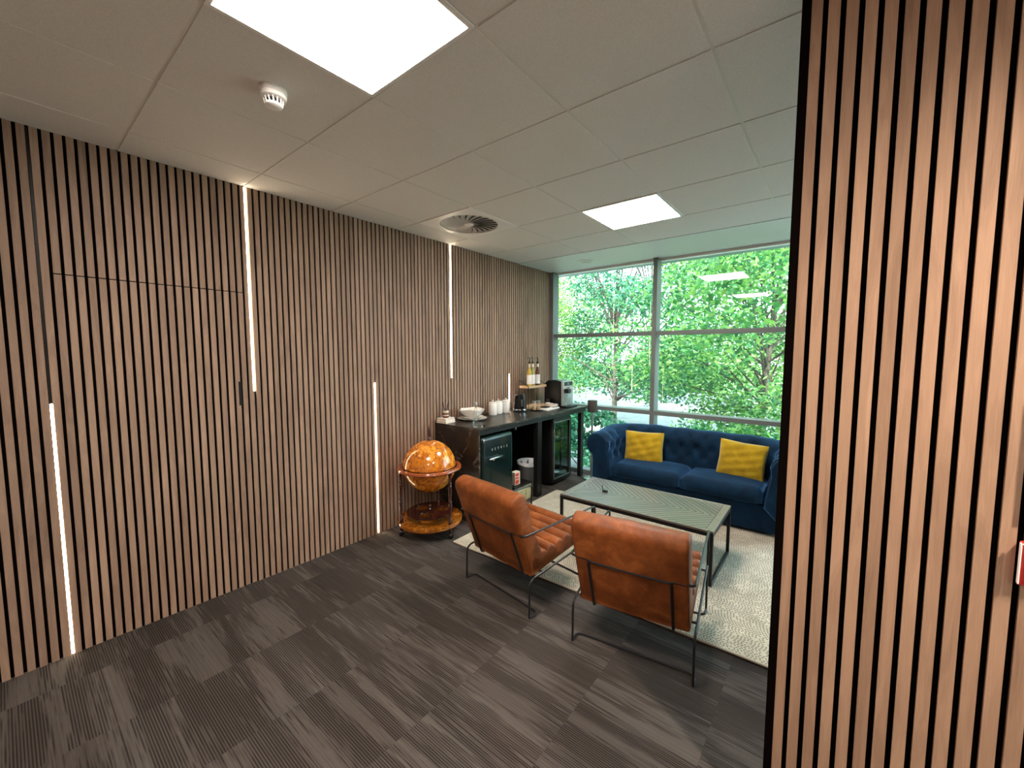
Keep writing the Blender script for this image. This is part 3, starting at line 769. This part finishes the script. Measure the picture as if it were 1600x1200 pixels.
for zz, row in ((.364, (4, 1, 4, 3, 1)), (.524, (1, 4, 2, 1, 4)), (.664, (0, 5, 0, 5, 0))):
    for k, c_ in enumerate(row):
        pos = ('at the near end', 'second from the near end', 'in the middle', 'second from the far end', 'at the far end')[k]
        can(.28+.13, 4.232-.15+k*.072, zz, cols[c_], '%s can %s, %s' % (names[c_], pos, shelfname[zz]))

# waste bin, patterned box and packet under the counter
t = thing('waste_bin', 'grey waste bin with white liner under the counter behind the middle leg', 'bin', (.37, 3.75, 0))
obj('bucket', lt([(0, 0), (.098, 0), (.102, .004), (.128, .335), (.124, .335), (.098, .01), (0, .01)], 32), M['bin'], t, True)
bm = B(); seg = 40; rings = []
for r, z in ((.118, .26), (.1225, .342), (.129, .350), (.134, .343), (.135, .315)):
    rings.append([bm.verts.new(((r+.002*math.sin(9*a)) * math.cos(a), (r+.002*math.sin(9*a))*math.sin(a), z+(.008*math.sin(3*a+1) if z < .33 and z > .25 else 0))) for a in [2*PI*k/seg for k in range(seg)]])
for A, D in zip(rings, rings[1:]):
    for k in range(seg): bm.faces.new([A[k], A[(k+1) % seg], D[(k+1) % seg], D[k]])
obj('liner', bm, M['bag'], t, True)
t = thing('storage_box', 'low green and cream patterned box with dark lid on the floor beside the fridge', 'box', (.40, 3.42, 0))
obj('body', bx(-.14, .14, -.15, .15, 0, .165, bev=.003, seg=1), M['floral'], t)
obj('lid', bx(-.143, .143, -.153, .153, .1655, .185, bev=.003, seg=1), M['dark_plastic'], t)
t = thing('snack_packet', 'red and cream packet standing on the patterned box', 'packet', (.47, 3.375, .186), 0)
obj('carton', bx(-.03, .03, -.045, .045, 0, .14, bev=.002, seg=1), M['cream'], t)
bm = B()
for k, (z0, z1) in enumerate(((.012, .055), (.065, .085), (.095, .128))): box(bm, .0302, .0308, -.036, .022, z0, z1)
obj('red_print', bm, M['red'], t)
for k, (z, lab) in enumerate(((0.0, 'lower'), (.07, 'upper'))):
    o = obj('dark_container', bx(.30, .46, 3.235 if 0 else 3.29, 3.33, .3+z, .36+z) if 0 else bx(.12, .30, 3.26, 3.40, .187+z*1.0, .187+z+.055, bev=.006), M['grey_plastic'], None, True)
    tag(o, '%s dark grey container behind the packet under the counter' % lab, 'container', 'containers under the counter')

# ------------------------------------------------------------ things on the counter
Z = ZC+.0005
for k, (lab, a, sx, sy) in enumerate((('pale book, bottom of the two under the reed diffuser', .10, .062, .070), ('pale book, top of the two under the reed diffuser', .02, .060, .066))):
    t = thing('book', lab, 'book', (.080, 2.745, Z+k*.0235), a, 'books under the reed diffuser')
    obj('pages', bx(-sx+.003, sx-.003, -sy+.002, sy-.003, .003, .020), M['cream'], t)
    bm = B(); box(bm, -sx, sx, -sy, sy, 0, .0028); box(bm, -sx, sx, -sy, sy, .0202, .023); box(bm, -sx-.001, -sx+.0028, -sy, sy, .0028, .0202)
    obj('cover', bm, M['label'], t)
t = thing('reed_diffuser', 'amber reed diffuser with dark reeds on the small books', 'diffuser', (.078, 2.743, Z+.0475))
obj('bottle', lt([(0, 0), (.026, 0), (.030, .004), (.030, .05), (.026, .056)], 24), M['amber'], t, True)
obj('collar', lt([(.0300, .050), (.0302, .066), (.022, .070), (.010, .070)], 24), M['cream'], t, True)
obj('label_band', lt([(.0304, .018), (.0304, .030)], 24), M['cream2'], t, True)
for k in range(6):
    a = k*1.05+.3; bm = B(); tube(bm, [(.006*math.cos(a), .006*math.sin(a), .05), (.034*math.cos(a), .034*math.sin(a), .155+.01*(k % 3))], .0032, 6); obj('reed', bm, M['reed'], t, True)
# crockery
pc = (.160, 3.04)
def dish(name, r0, r1, h, z, lab, cat, square=0, m_='white_ceramic', grp=None, rot=0.0):
    bm = B(); seg = 48; prof = [(0, 0), (r0, 0), (r0+(r1-r0)*.55, h*.42), (r1, h), (r1-.004, h+.001), (r0+(r1-r0)*.5, h*.42+.004), (r0, .004), (0, .004)]
    rings = []
    for r, zz in prof:
        if r == 0: rings.append([bm.verts.new((0, 0, zz))]); continue
        ring = []
        for k in range(seg):
            a = 2*PI*k/seg; f = 1
            if square and r > r0: f = 1/(abs(math.cos(a))**(2+square)+abs(math.sin(a))**(2+square))**(1/(2+square))*.93
            ring.append(bm.verts.new((r*f*math.cos(a+rot), r*f*math.sin(a+rot), zz+(.006*math.cos(4*a) if square and zz >= h else 0))))
        rings.append(ring)
    for A, D in zip(rings, rings[1:]):
        for k in range(seg):
            q = (k+1) % seg
            if len(A) == 1: bm.faces.new([A[0], D[k], D[q]])
            elif len(D) == 1: bm.faces.new([A[k], A[q], D[0]])
            else: bm.faces.new([A[k], A[q], D[q], D[k]])
    o = obj(name, bm, M[m_], None, True); o.location = (pc[0], pc[1], z); tag(o, lab, cat, grp); return o
dish('plate', .08, .152, .018, Z, 'wide white plate at the bottom of the crockery stack', 'plate', grp='crockery stack on the counter')
dish('plate', .06, .116, .024, Z+.0085, 'smaller white plate between wide plate and bowls', 'plate', grp='crockery stack on the counter')
dish('bowl', .052, .134, .082, Z+.020, 'white bowl, lower of the two nested squarish bowls', 'bowl', 1.6, grp='crockery stack on the counter', rot=.5)
dish('bowl', .050, .126, .080, Z+.030, 'white bowl, upper of the two nested squarish bowls', 'bowl', 1.6, grp='crockery stack on the counter', rot=.5)
# clear bottle
t = thing('glass_bottle', 'clear glass bottle with grey stopper near the front corner of the counter', 'bottle', (.50, 2.735, Z))
obj('bottle_body', lt([(0, 0), (.026, 0), (.029, .004), (.029, .125), (.022, .155), (.011, .175), (.010, .195)], 24), M['clear'], t, True)
obj('stopper', lt([(.009, .185), (.012, .196), (.013, .225), (.009, .235), (0, .236)], 16), M['steel'], t, True)
obj('inner_stem', lt([(0, .003), (.018, .004), (.006, .02), (.004, .045), (.016, .07)], 16), M['clear'], t, True)
t = thing('bottle_opener', 'small black opener with pale tips lying beside the clear bottle', 'opener', (.535, 2.80, Z+.001), .5)
obj('grip', bx(-.012, .012, -.035, .035, 0, .016, bev=.005), M['dark_plastic'], t, True)
for s in (-1, 1): obj('tip', bx(-.006, .006, s*.046-.010, s*.046+.010, .002, .012, bev=.003), M['label'], t, True)
# canisters
can0 = None
for k, (x, y, lab) in enumerate(((.125, 3.405, 'white lidded canister nearest the plates, leftmost of three'), (.105, 3.525, 'white lidded canister in the middle of three'), (.115, 3.645, 'white lidded canister nearest the kettle, rightmost of three'))):
    if can0 is None:
        t = thing('canister', lab, 'canister', (x, y, Z), group='white canisters on the counter'); can0 = t
        obj('jar', lt([(0, 0), (.046, 0), (.050, .006), (.0505, .10), (.046, .128), (.044, .130)], 32), M['white_ceramic'], t, True)
        ld = obj('lid', lt([(.0455, .1305), (.046, .137), (.034, .144), (0, .146)], 32), M['white_ceramic'], t, True)
        obj('knob', lt([(.005, .1455), (.005, .152), (.011, .158), (.010, .166), (0, .170)], 16), M['white_ceramic'], ld, True)
    else:
        t = copy_tree(can0); t.location = (x, y, Z); t['label'] = lab
# kettle
t = thing('kettle', 'black electric kettle with chrome trim beside the light strip', 'kettle', (.215, 3.795, Z), -.6)
obj('base', lt([(0, 0), (.085, 0), (.086, .012), (.075, .018), (0, .018)], 32), M['dark_plastic'], t, True)
obj('body', lt([(0, .0185), (.077, .0185), (.078, .03), (.070, .15), (.063, .195), (.05, .205), (0, .208)], 32), M['dark_plastic'], t, True)
obj('chrome_band', lt([(.0785, .024), (.0780, .036)], 32), M['chrome'], t, True)
bm = B(); tube(bm, fillet([(.060, 0, .19), (.115, 0, .188), (.118, 0, .06), (.074, 0, .045)], .03), .0105, 8); obj('handle', bm, M['dark_plastic'], t, True)
bm = B(); tube(bm, [(-.052, 0, .175), (-.084, 0, .200)], [.022, .012], 10); obj('spout', bm, M['dark_plastic'], t, True)
bm = B(); box(bm, .0705, .076, -.012, .012, .07, .15, bev=.002); obj('water_gauge', bm, M['steel'], t)
# round black tray with glass jars
t = thing('serving_tray', 'small round black tray with the glass jars on it', 'tray', (.305, 4.00, Z))
obj('dish', lt([(0, 0), (.07, 0), (.082, .010), (.080, .012), (.068, .003), (0, .003)], 32), M['dark_plastic'], t, True)
for k, (x, y, lab) in enumerate(((.290, 3.975, 'clear glass jar on the round tray, nearer the kettle'), (.315, 4.03, 'clear glass jar on the round tray, farther from the kettle'))):
    t = thing('glass_jar', lab, 'jar', (x, y, Z+.0036), group='glass jars on the round tray')
    obj('jar', lt([(0, 0), (.024, 0), (.026, .004), (.026, .085), (.021, .095)], 20), M['clear'], t, True)
    obj('lid', lt([(.0225, .0955), (.024, .099), (.023, .112), (0, .114)], 20), M['steel'], t, True)
    obj('contents', lt([(0, .002), (.022, .003), (.022, .05), (0, .052)], 16), M['palewood'], t, True)
# two-tier wooden rack
RX0, RX1, RY0, RY1 = .075, .225, 3.955, 4.335
t = thing('tiered_rack', 'two tier rack with pale wood shelves and black wire sides holding syrup bottles', 'rack', (0, 0, Z))
for z in (.010, .262):
    bm = B(); box(bm, RX0, RX1, RY0, RY1, z, z+.010); 
    for a in ((RX1-.008, RX1, RY0, RY1), (RX0, RX0+.008, RY0, RY1), (RX0+.008, RX1-.008, RY0, RY0+.008), (RX0+.008, RX1-.008, RY1-.008, RY1)): box(bm, *a, z+.010, z+.028)
    obj('shelf', bm, M['palewood'], t)
for y in (RY0-.004, RY1+.004):
    bm = B(); tube(bm, fillet([(RX1-.002, y, .0), (RX1-.002, y, .285), (RX0+.002, y, .36), (RX0+.002, y, .0)], .02), .0035, 6); obj('side_frame', bm, M['metal_black'], t, True)
bm = B(); tube(bm, [(RX0, RY0-.004, .345), (RX0, RY1+.004, .345)], .003, 6); obj('back_rail', bm, M['metal_black'], t, True)
def syrup(x, y, m_, lab, h=.290):
    q = thing('syrup_bottle', lab, 'syrup bottle', (x, y, Z+.2725), group='syrup bottles on the rack')
    r = .029
    obj('bottle', lt([(0, 0), (r-.003, 0), (r, .005), (r, .180), (r-.006, .205), (.013, .235), (.0125, h)], 20), m_, q, True)
    obj('label', lt([(r+.0006, .035), (r+.0006, .150)], 20), M['label'], q, True)
    obj('neck_label', lt([(.0145, .245), (.0142, .285)], 16), M['cream'], q, True)
    bm = B(); lathe(bm, [(.0135, h), (.0145, h+.018), (.006, h+.022), (.005, h+.075)], 14); tube(bm, [(0, 0, h+.07), (0, -.03, h+.072), (0, -.045, h+.060)], .0045, 8)
    obj('pump', bm, M['dark_plastic'], q, True)
syrup(.165, 4.045, M['syrup'], 'golden syrup bottle at the kettle end of the rack')
syrup(.165, 4.115, M['syrup3'], 'pale green syrup bottle in the middle of the rack')
syrup(.170, 4.215, M['syrup2'], 'dark syrup bottle at the window end of the rack')
# coffee machine
t = thing('coffee_machine', 'black and silver bean to cup coffee machine at the window end of the counter', 'coffee machine', (.275, 4.50, Z))
obj('drip_tray', bx(.05, .235, -.125, .135, 0, .022, bev=.004), M['dark_plastic'], t, True)
bm = B()
prof = [(-.11, .0), (.14, .0), (.14, .10), (.165, .30), (.13, .335), (.04, .348), (-.06, .34), (-.11, .30)]
for s, in ((-.105,), (.105,)): pass
a = [bm.verts.new((x, -.120, z)) for x, z in prof]; b = [bm.verts.new((x, .120, z)) for x, z in prof]; n = len(prof)
for i in range(n): bm.faces.new([a[i], a[(i+1) % n], b[(i+1) % n], b[i]])
bm.faces.new(a[::-1]); bm.faces.new(b)
bmesh.ops.bevel(bm, geom=bm.edges[:], offset=.012, segments=3, profile=.5, affect='EDGES')
obj('casing', bm, M['dark_plastic'], t, True)
obj('front_plate', bx(.145, .176, -.126, .126, .024, .338, bev=.008), M['silver'], t, True)
obj('control_panel', bx(.1765, .180, -.10, .10, .275, .325, bev=.002), M['dark_plastic'], t)
obj('screen', bx(.1803, .1812, -.03, .015, .285, .315), mat('blue grey display', (.08, .16, .2), .2), t)
bm = B(); box(bm, .1765, .215, -.025, .055, .20, .262, bev=.006); obj('spout', bm, M['silver'], t, True)
t2 = obj('milk_jug', bx(.1765, .235, -.105, -.032, .024, .185, bev=.006), M['clear'], t, True); obj('jug_lid', bx(.1765, .238, -.107, -.030, .1855, .24, bev=.006), M['dark_plastic'], t2, True)
# canister of chocolate and folded cloths
t = thing('coffee_tin', 'black tin with pale label standing beside the coffee machine', 'tin', (.255, 4.325, Z+.001))
obj('tin_body', lt([(0, 0), (.030, 0), (.030, .105), (.027, .110), (0, .111)], 24), M['dark_plastic'], t, True); obj('label', lt([(.0306, .008), (.0306, .062)], 24), M['label'], t, True)
t['label'] = 'black tin with pale lower label standing beside the coffee machine'
def cloth(x, y, z, sx, sy, h, a, m_, lab, k):
    bm = B(); N = 14; top = []; bot = []
    for j in range(N+1):
        r1_, r2_ = [], []
        for i in range(N+1):
            u, v = i/N*2-1, j/N*2-1; w_ = .004*math.sin(5*u+k)+.003*math.sin(6*v+2*k); e = max(abs(u), abs(v))**8
            r1_.append(bm.verts.new((u*sx, v*sy, h*(1-.5*e)+w_*(1-e)+.003))); r2_.append(bm.verts.new((u*sx, v*sy, 0)))
        top.append(r1_); bot.append(r2_)
    for j in range(N):
        for i in range(N): bm.faces.new([top[j][i], top[j][i+1], top[j+1][i+1], top[j+1][i]]); bm.faces.new([bot[j][i], bot[j+1][i], bot[j+1][i+1], bot[j][i+1]])
    for i in range(N):
        bm.faces.new([bot[0][i], bot[0][i+1], top[0][i+1], top[0][i]]); bm.faces.new([bot[N][i+1], bot[N][i], top[N][i], top[N][i+1]])
        bm.faces.new([bot[i+1][0], bot[i][0], top[i][0], top[i+1][0]]); bm.faces.new([bot[i][N], bot[i+1][N], top[i+1][N], top[i][N]])
    o = obj('folded_cloth', bm, M[m_], None, True); o.location = (x, y, z); o.rotation_euler = (0, 0, a); tag(o, lab, 'cloth', 'folded cloths by the coffee machine')
cloth(.36, 4.185, Z, .070, .150, .020, .05, 'label', 'long pale folded cloth flat on the counter before the coffee machine', 1)
cloth(.36, 4.255, Z+.026, .055, .075, .030, .15, 'cream2', 'grey beige folded cloth on top of the long pale cloth', 3)
o = obj('napkin', bx(.315, .395, 4.075, 4.165, Z+.026, Z+.040, bev=.003), M['reed'], None, True); tag(o, 'dark brown folded napkin lying on the long pale cloth', 'napkin')

# ------------------------------------------------------------ speaker on stand between counter and sofa
t = thing('speaker_stand', 'slim dark floor stand between counter and sofa arm', 'speaker stand', (.745, 4.60, 0))
obj('base_plate', lt([(0, 0), (.105, 0), (.105, .010), (.098, .013), (0, .013)], 32), M['steel'], t, True)
bm = B(); tube(bm, [(0, 0, .0135), (0, 0, .45), (0, 0, .60), (0, 0, .855)], [.017, .016, .013, .010], 14); obj('pole', bm, M['steel'], t, True)
sp = obj('speaker', lt([(0, 0), (.056, 0), (.060, .005), (.060, .140), (.057, .148), (0, .150)], 32), M['speaker'], None, True); sp.location = (.745, 4.60, .8555)
tag(sp, 'small taupe cylindrical speaker on top of the slim floor stand', 'speaker')

# ------------------------------------------------------------ globe drinks cabinet
t = thing('globe_bar', 'antique style orange globe drinks cabinet in a mahogany stand on castors', 'globe', (.330, 2.315, 0), math.radians(-28.6))
ZR, RS = .600, .230
def sph(r, a0, a1, n=14): return [(r*math.cos(a0+(a1-a0)*k/n), ZR+r*math.sin(a0+(a1-a0)*k/n)) for k in range(n+1)]
up = sph(RS, .03, PI/2, 18); up[-1] = (0, ZR+RS)
obj('upper_dome', lt(up, 56), M['map'], t, True)
dn = sph(RS, -.03, -PI/2, 18); dn[-1] = (0, ZR-RS)
obj('lower_dome', lt(dn, 56), M['map'], t, True)
obj('equator_band', lt([(RS+.001, ZR-.006), (RS+.002, ZR+.006)], 56), M['mahogany'], t, True)
hr = obj('horizon_ring', lt([(.238, ZR-.016), (.238, ZR-.002), (.243, ZR+.003), (.274, ZR+.003), (.280, ZR-.004), (.281, ZR-.014), (.274, ZR-.020), (.243, ZR-.020), (.238, ZR-.016)], 56), M['redwood'], t, True)
obj('finial', lt([(.018, ZR+RS-.004), (.020, ZR+RS+.015), (.010, ZR+RS+.030), (.015, ZR+RS+.055), (.008, ZR+RS+.075), (.012, ZR+RS+.095), (.005, ZR+RS+.125), (0, ZR+RS+.132)], 16), M['mahogany'], t, True)
for k, a in enumerate((-90, 30, 150)):
    a = math.radians(a); x, y = .254*math.cos(a), .254*math.sin(a)
    pr = [(0, .058), (.014, .058), (.016, .075), (.012, .085), (.017, .098), (.017, .16), (.011, .17), (.018, .18), (.011, .192), (.013, .25), (.018, .30), (.012, .32), (.017, .33), (.012, .342), (.015, .42), (.018, .46), (.011, .475), (.017, .488), (.012, .50), (.014, ZR-.021)]
    obj('leg', lt(pr, 14, (x, y, 0)), M['mahogany'], t, True)
    bm = B(); tube(bm, [(x-.008, y, .022), (x+.008, y, .022)], .0215, 16); c_ = obj('castor', bm, M['dark_plastic'], t, True)
    obj('castor_hub', lt([(.010, .030), (.014, .052), (.006, .0575)], 12, (x, y, 0)), M['chrome'], c_, True)
obj('shelf', lt([(0, .100), (.268, .100), (.280, .106), (.284, .122), (.281, .138), (.275, .138), (.272, .120), (0, .120)], 56), M['map2'], t, True)
# bottle ring: disc with round holes
bm = B(); R_ = .205; seg = 56
hol = [(R_*.52*math.cos(math.radians(a)), R_*.52*math.sin(math.radians(a))) for a in (-30, 90, 210)]
NG = 90
vg = {}
def inside(x, y):
    if math.hypot(x, y) > R_: return False
    return all(math.hypot(x-hx, y-hy) > .062 for hx, hy in hol)
st = 2*R_/NG
for i in range(NG):
    for j in range(NG):
        x, y = -R_+(i+.5)*st, -R_+(j+.5)*st
        if inside(x, y):
            q = []
            for di, dj in ((0, 0), (1, 0), (1, 1), (0, 1)):
                key = (i+di, j+dj)
                if key not in vg:
                    px, py = -R_+key[0]*st, -R_+key[1]*st
                    d = math.hypot(px, py)
                    if d > R_-st*.9: px, py = px*R_/d, py*R_/d
                    for hx, hy in hol:
                        e = math.hypot(px-hx, py-hy)
                        if e < .062+st*.75: px, py = hx+(px-hx)*.062/e, hy+(py-hy)*.062/e
                    vg[key] = bm.verts.new((px, py, .185))
                q.append(vg[key])
            try: bm.faces.new(q)
            except ValueError: pass
bmesh.ops.remove_doubles(bm, verts=bm.verts[:], dist=.0004)
r = bmesh.ops.extrude_face_region(bm, geom=bm.faces[:]); bmesh.ops.translate(bm, verts=[v for v in r['geom'] if isinstance(v, bmesh.types.BMVert)], vec=(0, 0, .012))
obj('bottle_ring', bm, M['mahogany'], t)
obj('centre_post', lt([(0, .1205), (.016, .1205), (.010, .135), (.010, .184)], 14), M['mahogany'], t, True)
bm = B(); lathe(bm, [(.012, .1975), (.014, .21), (.007, .22), (.012, .235), (.006, .25), (0, .256)], 14); obj('centre_knob', bm, M['mahogany'], t, True)

# ------------------------------------------------------------ outside
GZ = -.35
bm = bx(-60, 60, YW+.35, 70, GZ-.2, GZ); obj('ground', bm, M['paving'], kind='structure')['label'] = 'pale sunlit paving outside the window'
bm = bx(-60, 60, 21, 69, GZ, GZ+.04); o = obj('lawn', bm, M['lawn']); tag(o, 'strip of green grass beyond the paving outside', 'lawn', kind='stuff')

def leaf_cloud(name, centres, radii, n, size, m_, seed, parent=None, flat=.75, hollow=.35):
    r = np.random.default_rng(seed); centres = np.array(centres, float); radii = np.array(radii, float)
    w = radii**2; w /= w.sum(); pick = r.choice(len(centres), n, p=w)
    d = r.normal(size=(n, 3)); d /= np.linalg.norm(d, axis=1)[:, None]
    rad = (hollow + (1-hollow)*r.random(n)**.6)[:, None]*radii[pick][:, None]
    P = centres[pick] + d*rad*np.array([1, 1, flat])
    s = size*(.55+.8*r.random(n))[:, None]
    nrm = r.normal(size=(n, 3)); nrm[:, 2] = np.abs(nrm[:, 2])+.5; nrm /= np.linalg.norm(nrm, axis=1)[:, None]
    t1 = np.cross(nrm, r.normal(size=(n, 3))); t1 /= np.linalg.norm(t1, axis=1)[:, None]; t2 = np.cross(nrm, t1)
    a = P-t1*s*.55; b = P+t2*s*.34-nrm*s*.07+t1*s*.05; c = P+t1*s*.6-nrm*s*.10; e = P-t2*s*.34-nrm*s*.07+t1*s*.05
    V = np.stack([a, b, c, e], 1).reshape(-1, 3)
    me = bpy.data.meshes.new(name); me.vertices.add(4*n); me.vertices.foreach_set('co', V.astype(np.float32).ravel())
    me.loops.add(4*n); me.loops.foreach_set('vertex_index', np.arange(4*n, dtype=np.int32)); me.polygons.add(n)
    me.polygons.foreach_set('loop_start', np.arange(0, 4*n, 4, dtype=np.int32)); me.polygons.foreach_set('loop_total', np.full(n, 4, np.int32))
    me.update(calc_edges=True)
    at = me.attributes.new('tone', 'FLOAT', 'FACE'); at.data.foreach_set('value', r.random(n).astype(np.float32))
    me.materials.append(m_); me.validate()
    o = bpy.data.objects.new(name, me); C.objects.link(o)
    if parent: o.parent = parent
    return o
def tree(label, x, y, h, spread, n, size, m_, seed, low=1.2, blobs=26, lean=(0, 0), trunk_r=.12):
    t = thing('tree', label, 'tree', (x, y, GZ), group='trees outside the window')
    r = random.Random(seed); bm = B()
    top = Vector((lean[0], lean[1], h*.72)); tube(bm, [(0, 0, 0), (lean[0]*.2, lean[1]*.2, h*.25), (lean[0]*.6, lean[1]*.6, h*.5), tuple(top)], [trunk_r, trunk_r*.8, trunk_r*.5, trunk_r*.22], 10)
    obj('trunk', bm, M['bark'], t, True)
    cs, rs = [], []; bb_ = B()
    for k in range(blobs):
        a = r.uniform(0, 2*PI); q = r.uniform(.25, 1); z = r.uniform(low, h); f = math.sin(PI*min(1, max(.12, (z-low)/(h-low+.01)))**.75)*.75+.35
        c = Vector((lean[0]+q*spread*f*math.cos(a), lean[1]+q*spread*f*math.sin(a), z)); cs.append(c); rs.append(spread*r.uniform(.20, .36))
        zb = max(.5, min(h*.6, z*.55)); s0 = Vector((lean[0]*zb/h, lean[1]*zb/h, zb)); mid = (s0+c)/2+Vector((r.uniform(-.2, .2), r.uniform(-.2, .2), r.uniform(.0, .3)))
        tube(bb_, [s0, mid, c], [trunk_r*.32, trunk_r*.18, trunk_r*.07], 6)
        for _ in range(4):
            e = c+Vector((r.uniform(-1, 1), r.uniform(-1, 1), r.uniform(-.7, .7)))*rs[-1]*1.1
            tube(bb_, [mid.lerp(c, r.uniform(.3, 1)), e], [trunk_r*.07, trunk_r*.03], 4)
    obj('branches', bb_, M['bark'], t)
    leaf_cloud('foliage', cs, rs, n, size, m_, seed, t)
    return t
tree('large leaved green tree just outside the right hand panes', 2.1, 8.3, 5.2, 2.4, 30000, .078, M['leafA'], 3, low=.55, blobs=46, lean=(.3, -.2), trunk_r=.07)
tree('blue green tree just outside behind the mullion', -1.2, 9.6, 6.0, 2.5, 28000, .075, M['leafC'], 5, low=1.1, blobs=42, trunk_r=.07)
tree('yellow green tree outside the left panes', -4.6, 10.8, 6.2, 2.8, 38000, .07, M['leafB'], 8, low=.55, blobs=46, trunk_r=.07)
tree('pale green tree far behind, left of the mullion', -8.0, 14.5, 8.0, 3.4, 24000, .11, M['leafB'], 11, low=.5, blobs=40, trunk_r=.09)
tree('green tree far behind the mullion', -2.4, 15.4, 8.0, 3.4, 26000, .11, M['leafA'], 13, low=.4, blobs=40, trunk_r=.09)
tree('green tree far behind the right hand panes', 3.4, 14.8, 8.0, 3.4, 24000, .11, M['leafB'], 17, low=.4, blobs=38, trunk_r=.09)
tree('tall tree at the far left behind the bar corner', -14.0, 18.0, 8.5, 3.8, 14000, .17, M['leafA'], 19, low=1.2, blobs=34, trunk_r=.1)
def shrub(label, x, y, h, sp, n, size, m_, seed):
    t = thing('shrub', label, 'shrub', (x, y, GZ), group='shrubs outside the window')
    r = random.Random(seed); cs = [(r.uniform(-sp, sp), r.uniform(-.3, .3), r.uniform(.15, h)) for _ in range(16)]
    bm = B()
    for c in cs: tube(bm, [(c[0]*.3, c[1]*.3, 0), c], [.012, .005], 5)
    obj('stems', bm, M['bark'], t); leaf_cloud('foliage', cs, [.24]*16, n, size, m_, seed, t)
shrub('dark leafy shrub outside the low pane behind the counter leg', .0, 6.05, 1.0, .55, 5000, .075, M['leafC'], 31)
shrub('dark leafy shrub outside behind the drinks cooler', -1.3, 6.5, 1.05, .6, 5000, .075, M['leafC'], 33)
shrub('leafy shrub outside the low pane behind the sofa back', 2.0, 6.3, .75, .8, 4500, .075, M['leafA'], 35)
